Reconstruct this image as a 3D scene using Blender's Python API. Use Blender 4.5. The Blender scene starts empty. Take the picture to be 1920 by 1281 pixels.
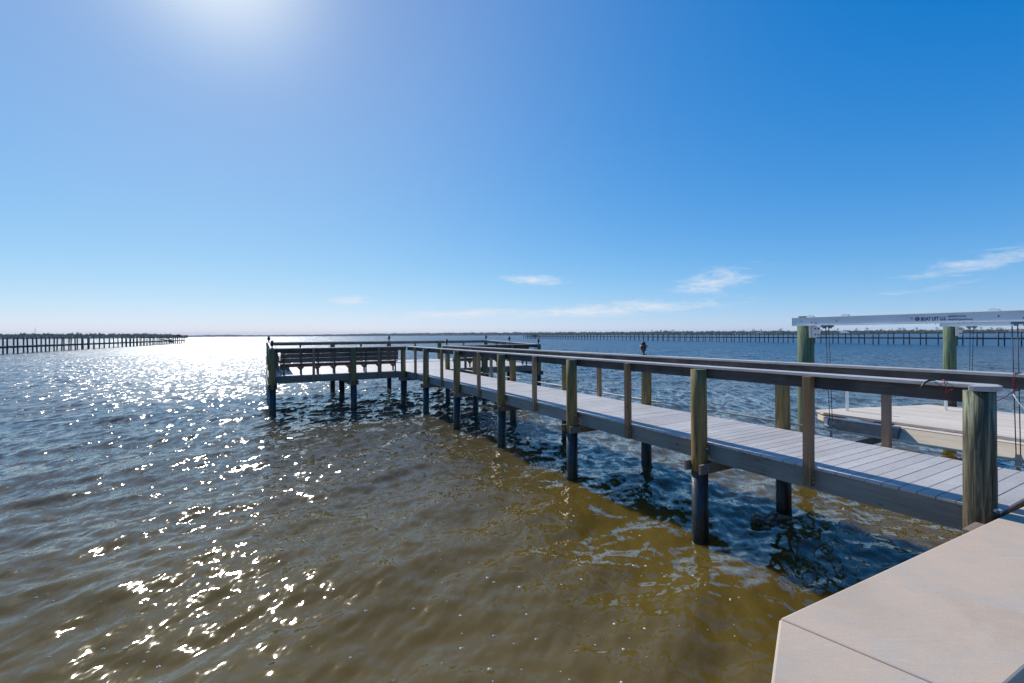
import bpy, math, random
import numpy as np
from mathutils import Matrix, Vector

random.seed(7)
rng = np.random.default_rng(11)
S = bpy.context.scene
COL = S.collection
R = math.radians

# ------------------------------------------------------------------ camera
CAM_H = 2.92
cam_d = bpy.data.cameras.new('camera')
cam = bpy.data.objects.new('camera', cam_d)
COL.objects.link(cam)
cam_d.sensor_width = 36.0
cam_d.lens = 16.0
cam_d.shift_y = -12.6 / 1920
cam_d.clip_start = 0.05
cam_d.clip_end = 30000
cam.matrix_world = (Matrix.Translation((0, 0, CAM_H)) @ Matrix.Rotation(R(90), 4, 'X')
                    @ Matrix.Rotation(-math.atan(0.0055), 4, 'Z'))
S.camera = cam

# ------------------------------------------------------------------ sun, sky, exposure
SUN_AZ, SUN_EL = -33.2, 36.5          # azimuth from +Y (negative = left), elevation
sv = Vector((math.sin(R(SUN_AZ)) * math.cos(R(SUN_EL)), math.cos(R(SUN_AZ)) * math.cos(R(SUN_EL)), math.sin(R(SUN_EL))))
sd = bpy.data.lights.new('sun', 'SUN')
sd.energy = 4.6
sd.angle = R(0.53)
sd.color = (1.0, 0.95, 0.87)
so = bpy.data.objects.new('sun', sd)
COL.objects.link(so)
so.rotation_euler = sv.to_track_quat('Z', 'Y').to_euler()
so.location = (-20, 30, 30)

S.view_settings.view_transform = 'Standard'
S.view_settings.look = 'None'
S.view_settings.gamma = 1
S.view_settings.exposure = 0.0
S.cycles.use_denoising = True
S.cycles.caustics_reflective = False
S.cycles.caustics_refractive = False
S.cycles.max_bounces = 6
S.cycles.transparent_max_bounces = 8


def node_math(nt, op, a, b=None, c=None, clamp=False):
    n = nt.nodes.new('ShaderNodeMath')
    n.operation = op
    n.use_clamp = clamp
    for i, v in enumerate((a, b, c)):
        if v is None:
            continue
        if isinstance(v, (int, float)):
            n.inputs[i].default_value = v
        else:
            nt.links.new(v, n.inputs[i])
    return n.outputs[0]


def mixcol(nt, fac, a, b, blend='MIX'):
    n = nt.nodes.new('ShaderNodeMix')
    n.data_type = 'RGBA'
    n.blend_type = blend
    for sock, v in ((n.inputs[0], fac), (n.inputs[6], a), (n.inputs[7], b)):
        if isinstance(v, (int, float)):
            sock.default_value = v
        elif isinstance(v, tuple):
            sock.default_value = (*v, 1) if len(v) == 3 else v
        else:
            nt.links.new(v, sock)
    return n.outputs[2]


def build_world():
    wd = bpy.data.worlds.new('World')
    S.world = wd
    wd.use_nodes = True
    nt = wd.node_tree
    nt.nodes.clear()
    out = nt.nodes.new('ShaderNodeOutputWorld')
    bg = nt.nodes.new('ShaderNodeBackground')
    bg.inputs[1].default_value = 0.10
    nt.links.new(bg.outputs[0], out.inputs[0])
    sky = nt.nodes.new('ShaderNodeTexSky')
    sky.sky_type = 'NISHITA'
    sky.sun_disc = False
    sky.sun_elevation = R(SUN_EL)
    sky.sun_rotation = R(SUN_AZ)
    sky.altitude = 0
    sky.air_density = 0.7
    sky.dust_density = 0.0
    sky.ozone_density = 2.0
    # grade of the clear sky: deep blue overhead, pale at the horizon
    srgb = nt.nodes.new('ShaderNodeSeparateColor')
    nt.links.new(sky.outputs[0], srgb.inputs[0])
    r0, g0, b0 = [node_math(nt, 'MULTIPLY', srgb.outputs[i], 0.1) for i in range(3)]
    r1 = node_math(nt, 'MAXIMUM', node_math(nt, 'MULTIPLY', node_math(nt, 'SUBTRACT', r0, 0.083), 9.6), 0.05)
    r1 = node_math(nt, 'DIVIDE', r1, node_math(nt, 'ADD', 1.0, node_math(nt, 'MULTIPLY', r0, 0.12)))
    g1_ = node_math(nt, 'DIVIDE', node_math(nt, 'MULTIPLY', g0, 14.5), node_math(nt, 'ADD', 1.0, node_math(nt, 'MULTIPLY', g0, 0.85)))
    b1_ = node_math(nt, 'DIVIDE', node_math(nt, 'MULTIPLY', b0, 38.0), node_math(nt, 'ADD', 1.0, node_math(nt, 'MULTIPLY', b0, 3.0)))
    cmb = nt.nodes.new('ShaderNodeCombineColor')
    for i, q in enumerate((r1, g1_, b1_)):
        nt.links.new(q, cmb.inputs[i])
    col = cmb.outputs[0]
    geo = nt.nodes.new('ShaderNodeTexCoord')
    vec = geo.outputs['Generated']
    sep = nt.nodes.new('ShaderNodeSeparateXYZ')
    nt.links.new(vec, sep.inputs[0])
    x, y, z = sep.outputs
    az = node_math(nt, 'ARCTAN2', x, y)
    el = node_math(nt, 'ARCSINE', z)
    # aureole of bright air round the sun
    dot = nt.nodes.new('ShaderNodeVectorMath')
    dot.operation = 'DOT_PRODUCT'
    nt.links.new(vec, dot.inputs[0])
    dot.inputs[1].default_value = sv
    ang = node_math(nt, 'ARCCOSINE', node_math(nt, 'MINIMUM', dot.outputs['Value'], 0.99999))
    g1 = node_math(nt, 'EXPONENT', node_math(nt, 'MULTIPLY', node_math(nt, 'POWER', node_math(nt, 'DIVIDE', ang, R(7.2)), 2.0), -1.0))
    g2 = node_math(nt, 'EXPONENT', node_math(nt, 'MULTIPLY', node_math(nt, 'POWER', node_math(nt, 'DIVIDE', ang, R(30.0)), 2.0), -1.0))
    col = mixcol(nt, 1.0, col, mixcol(nt, g1, (0, 0, 0), (5.8, 5.2, 2.8)), 'ADD')
    col = mixcol(nt, 1.0, col, mixcol(nt, g2, (0, 0, 0), (2.4, 1.6, 0.2)), 'ADD')
    # thin cirrus: wind-drawn noise inside soft patches
    comb = nt.nodes.new('ShaderNodeCombineXYZ')
    nt.links.new(az, comb.inputs[0])
    nt.links.new(el, comb.inputs[1])

    def streak(scale, rot, dist, seed):
        mp = nt.nodes.new('ShaderNodeMapping')
        mp.inputs['Scale'].default_value = scale
        mp.inputs['Rotation'].default_value = (0, 0, rot)
        mp.inputs['Location'].default_value = (seed, seed * 0.7, 0)
        nt.links.new(comb.outputs[0], mp.inputs[0])
        n = nt.nodes.new('ShaderNodeTexNoise')
        n.inputs['Scale'].default_value = 1.0
        n.inputs['Detail'].default_value = 9
        n.inputs['Roughness'].default_value = 0.62
        n.inputs['Distortion'].default_value = dist
        nt.links.new(mp.outputs[0], n.inputs['Vector'])
        return n.outputs[0]
    n1 = streak((14, 70, 1), R(-6), 0.6, 3.1)
    n2 = streak((40, 120, 1), R(-12), 0.9, 8.3)
    nn = node_math(nt, 'ADD', node_math(nt, 'MULTIPLY', n1, 0.65), node_math(nt, 'MULTIPLY', n2, 0.35))
    # patch: azimuth, elevation, half width, half height (degrees), tilt, amount
    patches = [(2.9, 6.8, 6.0, 1.1, -4, 0.95), (24.0, 6.0, 6.5, 2.0, 10, 0.92), (12.0, 3.0, 20, 1.25, 3, 1.0),
               (-6.0, 2.6, 15, 0.9, 2, 1.0), (46.5, 6.2, 8, 1.2, 9, 0.88), (43.0, 4.2, 9, 0.6, 6, 0.65),
               (-19.5, 4.1, 4.0, 0.9, 5, 1.0), (-10.0, 5.6, 6.5, 0.35, 1, 0.45), (15.5, 7.4, 2.2, 0.6, 0, 0.4),
               (-33.0, 2.0, 7, 0.5, 0, 0.35), (30.5, 8.7, 2.4, 0.4, 12, 0.35), (-23.0, 7.0, 2.0, 0.35, 0, 0.4)]
    tot = None
    for a0, e0, hw, hh, tilt, amt in patches:
        dx = node_math(nt, 'SUBTRACT', az, R(a0))
        dy = node_math(nt, 'SUBTRACT', el, R(e0))
        c, s = math.cos(R(tilt)), math.sin(R(tilt))
        px = node_math(nt, 'DIVIDE', node_math(nt, 'ADD', node_math(nt, 'MULTIPLY', dx, c), node_math(nt, 'MULTIPLY', dy, s)), R(hw))
        py = node_math(nt, 'DIVIDE', node_math(nt, 'SUBTRACT', node_math(nt, 'MULTIPLY', dy, c), node_math(nt, 'MULTIPLY', dx, s)), R(hh))
        r2 = node_math(nt, 'ADD', node_math(nt, 'MULTIPLY', px, px), node_math(nt, 'MULTIPLY', py, py))
        m = node_math(nt, 'MULTIPLY', node_math(nt, 'EXPONENT', node_math(nt, 'MULTIPLY', r2, -1.1)), amt)
        tot = m if tot is None else node_math(nt, 'MAXIMUM', tot, m)
    # density where noise beats a threshold lowered by the patch
    d = node_math(nt, 'SUBTRACT', nn, node_math(nt, 'SUBTRACT', 0.70, node_math(nt, 'MULTIPLY', tot, 0.40)))
    d = node_math(nt, 'MULTIPLY', d, 3.6, clamp=True)
    d = node_math(nt, 'MULTIPLY', d, node_math(nt, 'MULTIPLY', tot, 0.9))
    d = node_math(nt, 'MINIMUM', d, 0.75)
    col = mixcol(nt, d, col, (8.2, 8.5, 9.2))
    nt.links.new(col, bg.inputs[0])
    return nt


build_world()

# ------------------------------------------------------------------ helpers


class MB:
    """collects boxes, bars, tubes, prisms; build() links them as ONE mesh object"""

    def __init__(self):
        self.v, self.f, self.t, self.sm = [], [], [], []

    def add(self, vs, fs, tone=None, smooth=False):
        o = len(self.v)
        tone = random.random() if tone is None else tone
        self.v += [tuple(p) for p in vs]
        for f in fs:
            self.f.append(tuple(i + o for i in f))
            self.t.append(tone)
            self.sm.append(smooth)
        return self

    def box(self, x0, x1, y0, y1, z0, z1, tone=None, M=None):
        vs = [(x0, y0, z0), (x1, y0, z0), (x1, y1, z0), (x0, y1, z0), (x0, y0, z1), (x1, y0, z1), (x1, y1, z1), (x0, y1, z1)]
        if M is not None:
            vs = [tuple(M @ Vector(p)) for p in vs]
        return self.add(vs, [(0, 3, 2, 1), (4, 5, 6, 7), (0, 1, 5, 4), (1, 2, 6, 5), (2, 3, 7, 6), (3, 0, 4, 7)], tone)

    def prism(self, poly, z0, z1, tone=None, M=None):
        n = len(poly)
        vs = [(p[0], p[1], z0) for p in poly] + [(p[0], p[1], z1) for p in poly]
        if M is not None:
            vs = [tuple(M @ Vector(p)) for p in vs]
        fs = [tuple(range(n - 1, -1, -1)), tuple(range(n, 2 * n))]
        fs += [(i, (i + 1) % n, n + (i + 1) % n, n + i) for i in range(n)]
        return self.add(vs, fs, tone)

    def lathe(self, prof, x=0, y=0, n=16, tone=None, wob=0.0, lean=(0, 0)):
        """prof: [(r, z), ...] bottom to top, closed with caps"""
        ph = [random.random() * 6.28 for _ in range(4)]
        vs = []
        z00 = prof[0][1]
        for r, z in prof:
            for k in range(n):
                a = 2 * math.pi * k / n
                w = 1 + wob * (math.sin(2 * a + ph[0] + z * 0.9) + 0.6 * math.sin(3 * a + ph[1] - z * 1.7) + 0.4 * math.sin(z * 4 + ph[2]))
                vs.append((x + lean[0] * (z - z00) + r * w * math.cos(a), y + lean[1] * (z - z00) + r * w * math.sin(a), z))
        m = len(prof)
        fs = [(i * n + k, i * n + (k + 1) % n, (i + 1) * n + (k + 1) % n, (i + 1) * n + k) for i in range(m - 1) for k in range(n)]
        tone = random.random() if tone is None else tone
        self.add(vs, fs, tone, True)
        o = len(self.v) - len(vs)
        self.f.append(tuple(o + k for k in range(n - 1, -1, -1)))
        self.f.append(tuple(o + (m - 1) * n + k for k in range(n)))
        self.t += [tone, tone]
        self.sm += [False, False]
        return self

    def tube(self, pts, r, n=8, tone=None):
        pts = [Vector(p) for p in pts]
        vs = []
        for i, p in enumerate(pts):
            d = (pts[min(i + 1, len(pts) - 1)] - pts[max(i - 1, 0)]).normalized()
            up = Vector((0, 0, 1)) if abs(d.z) < 0.9 else Vector((1, 0, 0))
            a = d.cross(up).normalized()
            b = a.cross(d)
            for k in range(n):
                q = 2 * math.pi * k / n
                vs.append(p + a * (r * math.cos(q)) + b * (r * math.sin(q)))
        m = len(pts)
        fs = [(i * n + k, i * n + (k + 1) % n, (i + 1) * n + (k + 1) % n, (i + 1) * n + k) for i in range(m - 1) for k in range(n)]
        fs += [tuple(range(n - 1, -1, -1)), tuple((m - 1) * n + k for k in range(n))]
        return self.add(vs, fs, tone, True)

    def bar(self, p, q, w, h, tone=None):
        """rectangular bar from p to q, w sideways, h upwards"""
        p, q = Vector(p), Vector(q)
        d = (q - p)
        L = d.length
        d.normalize()
        up = Vector((0, 0, 1)) if abs(d.z) < 0.95 else Vector((0, 1, 0))
        a = d.cross(up).normalized()
        b = a.cross(d)
        M = Matrix((( d.x, a.x, b.x, p.x), (d.y, a.y, b.y, p.y), (d.z, a.z, b.z, p.z), (0, 0, 0, 1)))
        return self.box(0, L, -w / 2, w / 2, -h / 2, h / 2, tone, M)

    def build(self, name, mat, parent=None, bevel=0.0, loc=None):
        me = bpy.data.meshes.new(name)
        me.from_pydata(self.v, [], self.f)
        at = me.attributes.new('tone', 'FLOAT', 'FACE')
        at.data.foreach_set('value', np.array(self.t, dtype=np.float32))
        me.polygons.foreach_set('use_smooth', np.array(self.sm, dtype=bool))
        if mat is not None:
            me.materials.append(mat)
        me.update()
        o = bpy.data.objects.new(name, me)
        COL.objects.link(o)
        if parent is not None:
            o.parent = parent
        if loc is not None:
            o.location = loc
        if bevel:
            b = o.modifiers.new('bevel', 'BEVEL')
            b.width = bevel
            b.segments = 2
            b.limit_method = 'ANGLE'
            b.angle_limit = R(50)
        return o


def tag(o, label=None, cat=None, group=None, kind=None):
    if label:
        o['label'] = label
    if cat:
        o['category'] = cat
    if group:
        o['group'] = group
    if kind:
        o['kind'] = kind
    return o


def empty(name, loc=(0, 0, 0), rz=0.0):
    o = bpy.data.objects.new(name, None)
    COL.objects.link(o)
    o.location = loc
    o.rotation_euler = (0, 0, rz)
    o.empty_display_size = 0.2
    return o


def copy_tree(o, parent=None):
    c = o.copy()
    COL.objects.link(c)
    if parent is not None:
        c.parent = parent
    for ch in [k for k in bpy.data.objects if k.parent == o]:
        copy_tree(ch, c)
    return c


# ------------------------------------------------------------------ materials
def new_mat(name):
    m = bpy.data.materials.new(name)
    m.use_nodes = True
    nt = m.node_tree
    b = nt.nodes['Principled BSDF']
    return m, nt, b


def obj_coord(nt, scale, rot=(0, 0, 0), shift=None):
    tc = nt.nodes.new('ShaderNodeTexCoord')
    mp = nt.nodes.new('ShaderNodeMapping')
    mp.inputs['Scale'].default_value = scale
    mp.inputs['Rotation'].default_value = rot
    nt.links.new(tc.outputs['Object'], mp.inputs[0])
    if shift is not None:
        add = nt.nodes.new('ShaderNodeVectorMath')
        add.operation = 'ADD'
        nt.links.new(mp.outputs[0], add.inputs[0])
        cx = nt.nodes.new('ShaderNodeCombineXYZ')
        for i in range(3):
            nt.links.new(shift, cx.inputs[i])
        nt.links.new(cx.outputs[0], add.inputs[1])
        return add.outputs[0]
    return mp.outputs[0]


def noise(nt, vec, scale=1.0, detail=4.0, rough=0.55, dist=0.0):
    n = nt.nodes.new('ShaderNodeTexNoise')
    n.inputs['Scale'].default_value = scale
    n.inputs['Detail'].default_value = detail
    n.inputs['Roughness'].default_value = rough
    n.inputs['Distortion'].default_value = dist
    nt.links.new(vec, n.inputs['Vector'])
    return n.outputs


def ramp(nt, fac, stops):
    n = nt.nodes.new('ShaderNodeValToRGB')
    el = n.color_ramp.elements
    while len(el) < len(stops):
        el.new(0.5)
    for e, (p, c) in zip(el, stops):
        e.position = p
        e.color = (*c, 1) if isinstance(c, tuple) else (c, c, c, 1)
    nt.links.new(fac, n.inputs[0])
    return n.outputs[0]


def bump(nt, h, b, strength=0.3, dist=0.01):
    n = nt.nodes.new('ShaderNodeBump')
    n.inputs['Strength'].default_value = strength
    n.inputs['Distance'].default_value = dist
    nt.links.new(h, n.inputs['Height'])
    nt.links.new(n.outputs[0], b.inputs['Normal'])


def tone_attr(nt):
    a = nt.nodes.new('ShaderNodeAttribute')
    a.attribute_name = 'tone'
    return a.outputs['Fac']


def wood(name, light, dark, axis, var=0.35, rough=0.75, knots=True, cracks=0.5, stain=None):
    """sawn timber with its grain along one axis of the object"""
    m, nt, b = new_mat(name)
    t = tone_attr(nt)
    sh = node_math(nt, 'MULTIPLY', t, 37.0)
    sc = [22.0, 22.0, 22.0]
    sc[axis] = 1.1
    v = obj_coord(nt, sc, shift=sh)
    g = noise(nt, v, 1.0, 6, 0.65, 0.8)[0]
    sc2 = [60.0, 60.0, 60.0]
    sc2[axis] = 1.6
    v2 = obj_coord(nt, sc2, shift=sh)
    g2 = noise(nt, v2, 1.0, 3, 0.6, 0.3)[0]
    sc3 = [3.0, 3.0, 3.0]
    sc3[axis] = 0.9
    v3 = obj_coord(nt, sc3, shift=sh)
    big = noise(nt, v3, 1.0, 3, 0.5)[0]
    f = node_math(nt, 'ADD', node_math(nt, 'MULTIPLY', g, 0.6), node_math(nt, 'MULTIPLY', big, 0.4))
    c = ramp(nt, f, [(0.33, dark), (0.66, light)])
    k = ramp(nt, g2, [(0.30, 1 - cracks), (0.42, 1.0)])
    c = mixcol(nt, 1.0, c, k, 'MULTIPLY')
    tv = node_math(nt, 'ADD', node_math(nt, 'MULTIPLY', t, var), 1 - var / 2)
    cc = nt.nodes.new('ShaderNodeCombineXYZ')
    for i in range(3):
        nt.links.new(tv, cc.inputs[i])
    c = mixcol(nt, 1.0, c, cc.outputs[0], 'MULTIPLY')
    if knots:
        vk = [7.0, 7.0, 7.0]
        vk[axis] = 3.0
        vo = nt.nodes.new('ShaderNodeTexVoronoi')
        vo.inputs['Scale'].default_value = 1.0
        nt.links.new(obj_coord(nt, vk, shift=sh), vo.inputs['Vector'])
        kk = ramp(nt, vo.outputs['Distance'], [(0.06, 0.35), (0.15, 1.0)])
        c = mixcol(nt, 1.0, c, kk, 'MULTIPLY')
    if stain:
        sf = ramp(nt, noise(nt, obj_coord(nt, (1.6, 1.6, 0.8), shift=sh), 1.0, 3, 0.6)[0], [(0.42, 0.0), (0.62, 1.0)])
        c = mixcol(nt, node_math(nt, 'MULTIPLY', sf, 0.75), c, stain)
    nt.links.new(c, b.inputs['Base Color'])
    b.inputs['Roughness'].default_value = rough
    b.inputs['Specular IOR Level'].default_value = 0.3
    bump(nt, node_math(nt, 'ADD', node_math(nt, 'MULTIPLY', g, 0.5), g2), b, 0.5, 0.004)
    return m


def piling_mat(name, up, low, streak, zmid=1.7, zsoft=0.5, sr=(0.40, 0.62)):
    """round treated pine: preservative green higher up, raw brown lower, dark weather streaks"""
    m, nt, b = new_mat(name)
    t = tone_attr(nt)
    sh = node_math(nt, 'MULTIPLY', t, 23.0)
    tc = nt.nodes.new('ShaderNodeTexCoord')
    sp = nt.nodes.new('ShaderNodeSeparateXYZ')
    nt.links.new(tc.outputs['Object'], sp.inputs[0])
    g = noise(nt, obj_coord(nt, (26, 26, 1.5), shift=sh), 1.0, 6, 0.7, 0.6)[0]
    g2 = noise(nt, obj_coord(nt, (70, 70, 2.2), shift=sh), 1.0, 4, 0.65, 0.4)[0]
    big = noise(nt, obj_coord(nt, (7, 7, 1.0), shift=sh), 1.0, 3, 0.5)[0]
    zz = node_math(nt, 'ADD', sp.outputs[2], node_math(nt, 'MULTIPLY', node_math(nt, 'SUBTRACT', big, 0.5), 1.2))
    zf = node_math(nt, 'DIVIDE', node_math(nt, 'SUBTRACT', zz, zmid - zsoft), 2 * zsoft, clamp=True)
    base = mixcol(nt, zf, low, up)
    c = mixcol(nt, ramp(nt, g, [(sr[0], 0.0), (sr[1], 0.88)]), base, streak)
    k = ramp(nt, g2, [(0.32, 0.3), (0.45, 1.0)])
    c = mixcol(nt, 1.0, c, k, 'MULTIPLY')
    nt.links.new(c, b.inputs['Base Color'])
    b.inputs['Roughness'].default_value = 0.8
    b.inputs['Specular IOR Level'].default_value = 0.25
    bump(nt, node_math(nt, 'ADD', g, g2), b, 0.7, 0.006)
    return m


def plain(name, col, rough=0.5, metal=0.0, spec=0.5, var=0.12, nscale=3.0, bstr=0.0):
    m, nt, b = new_mat(name)
    n = noise(nt, obj_coord(nt, (nscale,) * 3), 1.0, 5, 0.6)[0]
    lo = tuple(c * (1 - var) for c in col)
    hi = tuple(min(1, c * (1 + var)) for c in col)
    nt.links.new(ramp(nt, n, [(0.3, lo), (0.7, hi)]), b.inputs['Base Color'])
    b.inputs['Roughness'].default_value = rough
    b.inputs['Metallic'].default_value = metal
    b.inputs['Specular IOR Level'].default_value = spec
    if bstr:
        n2 = noise(nt, obj_coord(nt, (nscale * 12,) * 3), 1.0, 4, 0.6)[0]
        bump(nt, n2, b, bstr, 0.004)
    return m


def deck_mat(name, axis):
    """grey embossed composite board"""
    m, nt, b = new_mat(name)
    t = tone_attr(nt)
    sh = node_math(nt, 'MULTIPLY', t, 41.0)
    sc = [30.0, 30.0, 30.0]
    sc[axis] = 4.0
    v = obj_coord(nt, sc, shift=sh)
    g = noise(nt, v, 1.0, 5, 0.6, 2.2)[0]
    wv = node_math(nt, 'SINE', node_math(nt, 'MULTIPLY', g, 34.0))
    dirt = noise(nt, obj_coord(nt, (1.3, 1.3, 1.3)), 1.0, 4, 0.6)[0]
    c = ramp(nt, dirt, [(0.3, (0.49, 0.46, 0.435)), (0.7, (0.61, 0.575, 0.55))])
    tv = node_math(nt, 'ADD', node_math(nt, 'MULTIPLY', t, 0.16), 0.92)
    cc = nt.nodes.new('ShaderNodeCombineXYZ')
    for i in range(3):
        nt.links.new(tv, cc.inputs[i])
    c = mixcol(nt, 1.0, c, cc.outputs[0], 'MULTIPLY')
    gr = ramp(nt, node_math(nt, 'ADD', node_math(nt, 'MULTIPLY', wv, 0.5), 0.5), [(0.0, 0.82), (0.45, 1.0)])
    c = mixcol(nt, 1.0, c, gr, 'MULTIPLY')
    nt.links.new(c, b.inputs['Base Color'])
    b.inputs['Roughness'].default_value = 0.55
    b.inputs['Specular IOR Level'].default_value = 0.4
    bump(nt, wv, b, 0.35, 0.0025)
    return m


def concrete_mat():
    m, nt, b = new_mat('broom finished concrete')
    a = noise(nt, obj_coord(nt, (1.1, 1.1, 1.1)), 1.0, 5, 0.6, 0.5)[0]
    blot = noise(nt, obj_coord(nt, (2.6, 2.6, 2.6), (0, 0, 0.5)), 1.0, 4, 0.55, 0.3)[0]
    broom = noise(nt, obj_coord(nt, (5, 130, 60), (0, 0, R(62))), 1.0, 3, 0.6)[0]
    fine = noise(nt, obj_coord(nt, (150, 150, 150)), 1.0, 2, 0.6)[0]
    c = ramp(nt, a, [(0.36, (0.48, 0.375, 0.282)), (0.52, (0.55, 0.44, 0.335)), (0.66, (0.575, 0.445, 0.33))])
    c = mixcol(nt, ramp(nt, blot, [(0.50, 0.0), (0.66, 0.6)]), c, (0.47, 0.42, 0.36))
    c = mixcol(nt, ramp(nt, blot, [(0.25, 0.35), (0.36, 0.0)]), c, (0.70, 0.59, 0.46))
    c = mixcol(nt, 1.0, c, ramp(nt, broom, [(0.3, 0.965), (0.7, 1.02)]), 'MULTIPLY')
    c = mixcol(nt, 1.0, c, ramp(nt, fine, [(0.25, 0.88), (0.55, 1.03)]), 'MULTIPLY')
    pit = nt.nodes.new('ShaderNodeTexVoronoi')
    pit.inputs['Scale'].default_value = 1.0
    nt.links.new(obj_coord(nt, (55, 55, 55)), pit.inputs['Vector'])
    pm = ramp(nt, node_math(nt, 'ADD', pit.outputs['Distance'], node_math(nt, 'MULTIPLY', a, 0.35)), [(0.20, 1.0), (0.26, 0.0)])
    c = mixcol(nt, node_math(nt, 'MULTIPLY', pm, 0.45), c, (0.22, 0.18, 0.14))
    scuff = noise(nt, obj_coord(nt, (2, 14, 8), (0, 0, R(20))), 1.0, 5, 0.7, 0.8)[0]
    c = mixcol(nt, ramp(nt, scuff, [(0.62, 0.0), (0.74, 0.45)]), c, (0.68, 0.58, 0.47))
    nt.links.new(c, b.inputs['Base Color'])
    b.inputs['Roughness'].default_value = 0.85
    b.inputs['Specular IOR Level'].default_value = 0.3
    bump(nt, node_math(nt, 'ADD', node_math(nt, 'MULTIPLY', broom, 0.3), fine), b, 0.22, 0.003)
    return m


W_RAIL = wood('weathered rail board', (0.20, 0.165, 0.145), (0.085, 0.066, 0.056), 1, stain=(0.06, 0.05, 0.045))
W_RAILX = wood('weathered cross rail board', (0.19, 0.155, 0.135), (0.08, 0.062, 0.055), 0, stain=(0.06, 0.05, 0.045))
W_POST = wood('brown rail post', (0.42, 0.25, 0.13), (0.20, 0.115, 0.06), 2, var=0.5, stain=(0.26, 0.20, 0.155))
W_BEAM = wood('grey beam timber', (0.36, 0.33, 0.28), (0.17, 0.16, 0.135), 1, stain=(0.25, 0.27, 0.25))
W_BEAMX = wood('grey cross timber', (0.30, 0.245, 0.19), (0.15, 0.12, 0.095), 0)
W_BENCH = wood('bench timber', (0.24, 0.19, 0.165), (0.10, 0.078, 0.068), 0, knots=False)
W_BENCHL = wood('bench leg timber', (0.22, 0.17, 0.14), (0.10, 0.075, 0.065), 2, knots=False)
W_LIFT = wood('bleached platform plank', (0.78, 0.68, 0.55), (0.58, 0.50, 0.41), 1, var=0.2, cracks=0.5, knots=False)
W_LIFTF = wood('tan platform fascia', (0.78, 0.66, 0.50), (0.62, 0.50, 0.36), 1, var=0.2, cracks=0.4, knots=False)
CAPM = deck_mat('composite rail cap', 1)
CAPX = deck_mat('composite cross rail cap', 0)
DECKX = deck_mat('composite deck across', 0)
DECKY = deck_mat('composite deck along', 1)
PILE = piling_mat('treated round piling', (0.17, 0.185, 0.085), (0.40, 0.24, 0.085), (0.12, 0.10, 0.05), 1.95, 0.5)
PILE_G = piling_mat('green lift piling', (0.17, 0.235, 0.135), (0.16, 0.215, 0.125), (0.07, 0.10, 0.06), 0.5)
PILE_W = piling_mat('weathered seawall piling', (0.27, 0.29, 0.20), (0.24, 0.17, 0.10), (0.035, 0.035, 0.026), 1.75, 0.5, (0.36, 0.56))


def sleeve_mat():
    m, nt, b = new_mat('dark piling sleeve')
    tc = nt.nodes.new('ShaderNodeTexCoord')
    sp = nt.nodes.new('ShaderNodeSeparateXYZ')
    nt.links.new(tc.outputs['Object'], sp.inputs[0])
    n = noise(nt, obj_coord(nt, (9, 9, 2.5)), 1.0, 5, 0.65, 0.5)[0]
    fine = noise(nt, obj_coord(nt, (60, 60, 60)), 1.0, 3, 0.6)[0]
    c = ramp(nt, n, [(0.35, (0.016, 0.018, 0.021)), (0.68, (0.046, 0.048, 0.052))])
    vo = nt.nodes.new('ShaderNodeTexVoronoi')
    vo.inputs['Scale'].default_value = 1.0
    nt.links.new(obj_coord(nt, (42, 42, 42)), vo.inputs['Vector'])
    z = node_math(nt, 'ADD', sp.outputs[2], node_math(nt, 'MULTIPLY', node_math(nt, 'SUBTRACT', n, 0.5), 0.5))
    wet = ramp(nt, z, [(0.34, 1.0), (0.46, 0.0)])
    c = mixcol(nt, wet, c, (0.008, 0.009, 0.006))
    barn = node_math(nt, 'MULTIPLY', ramp(nt, z, [(0.16, 1.0), (0.34, 0.0)]), ramp(nt, node_math(nt, 'ADD', vo.outputs['Distance'], node_math(nt, 'MULTIPLY', fine, 0.5)), [(0.42, 1.0), (0.52, 0.0)]))
    c = mixcol(nt, node_math(nt, 'MULTIPLY', barn, 0.7), c, (0.22, 0.20, 0.17))
    nt.links.new(c, b.inputs['Base Color'])
    b.inputs['Roughness'].default_value = 0.36
    bump(nt, node_math(nt, 'ADD', node_math(nt, 'MULTIPLY', barn, 2.0), node_math(nt, 'ADD', n, fine)), b, 0.5, 0.006)
    return m


SLEEVE = sleeve_mat()
CONC = concrete_mat()
WALLM = plain('damp seawall face', (0.10, 0.09, 0.075), 0.7, 0, 0.4, 0.4, 4.0, 0.3)
BLACK = plain('black painted metal', (0.012, 0.011, 0.012), 0.45, 0.0, 0.5, 0.3, 20)
COPPER = plain('faded copper brim', (0.10, 0.055, 0.045), 0.5, 0.3, 0.5, 0.3, 20)
LAMPG = plain('smoked lamp glass', (0.03, 0.03, 0.032), 0.15, 0.0, 0.5, 0.2, 20)
ALU = plain('mill aluminium', (0.90, 0.89, 0.87), 0.38, 0.10, 0.5, 0.05, 2.0)
ALUD = plain('dull aluminium', (0.20, 0.22, 0.25), 0.45, 0.5, 0.5, 0.35, 4.0, 0.1)
STEEL = plain('galvanised steel', (0.45, 0.45, 0.44), 0.45, 0.7, 0.5, 0.2, 15)
BOLT = plain('dark bolt head', (0.05, 0.05, 0.055), 0.5, 0.6, 0.5, 0.2, 30)
CABLE = plain('lift cable', (0.08, 0.08, 0.075), 0.5, 0.6, 0.5, 0.2, 30)
WHITE = plain('white plastic', (0.75, 0.75, 0.74), 0.45, 0, 0.5, 0.05, 8)
PVC = plain('ivory conduit', (0.60, 0.55, 0.42), 0.45, 0, 0.5, 0.1, 8)
NAVY = plain('navy lettering', (0.02, 0.03, 0.16), 0.5, 0, 0.4, 0.05, 8)
GREYT = plain('grey small print', (0.10, 0.11, 0.15), 0.5, 0, 0.4, 0.05, 8)
REDR = plain('red cord', (0.24, 0.03, 0.05), 0.7, 0, 0.3, 0.25, 60)
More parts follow.
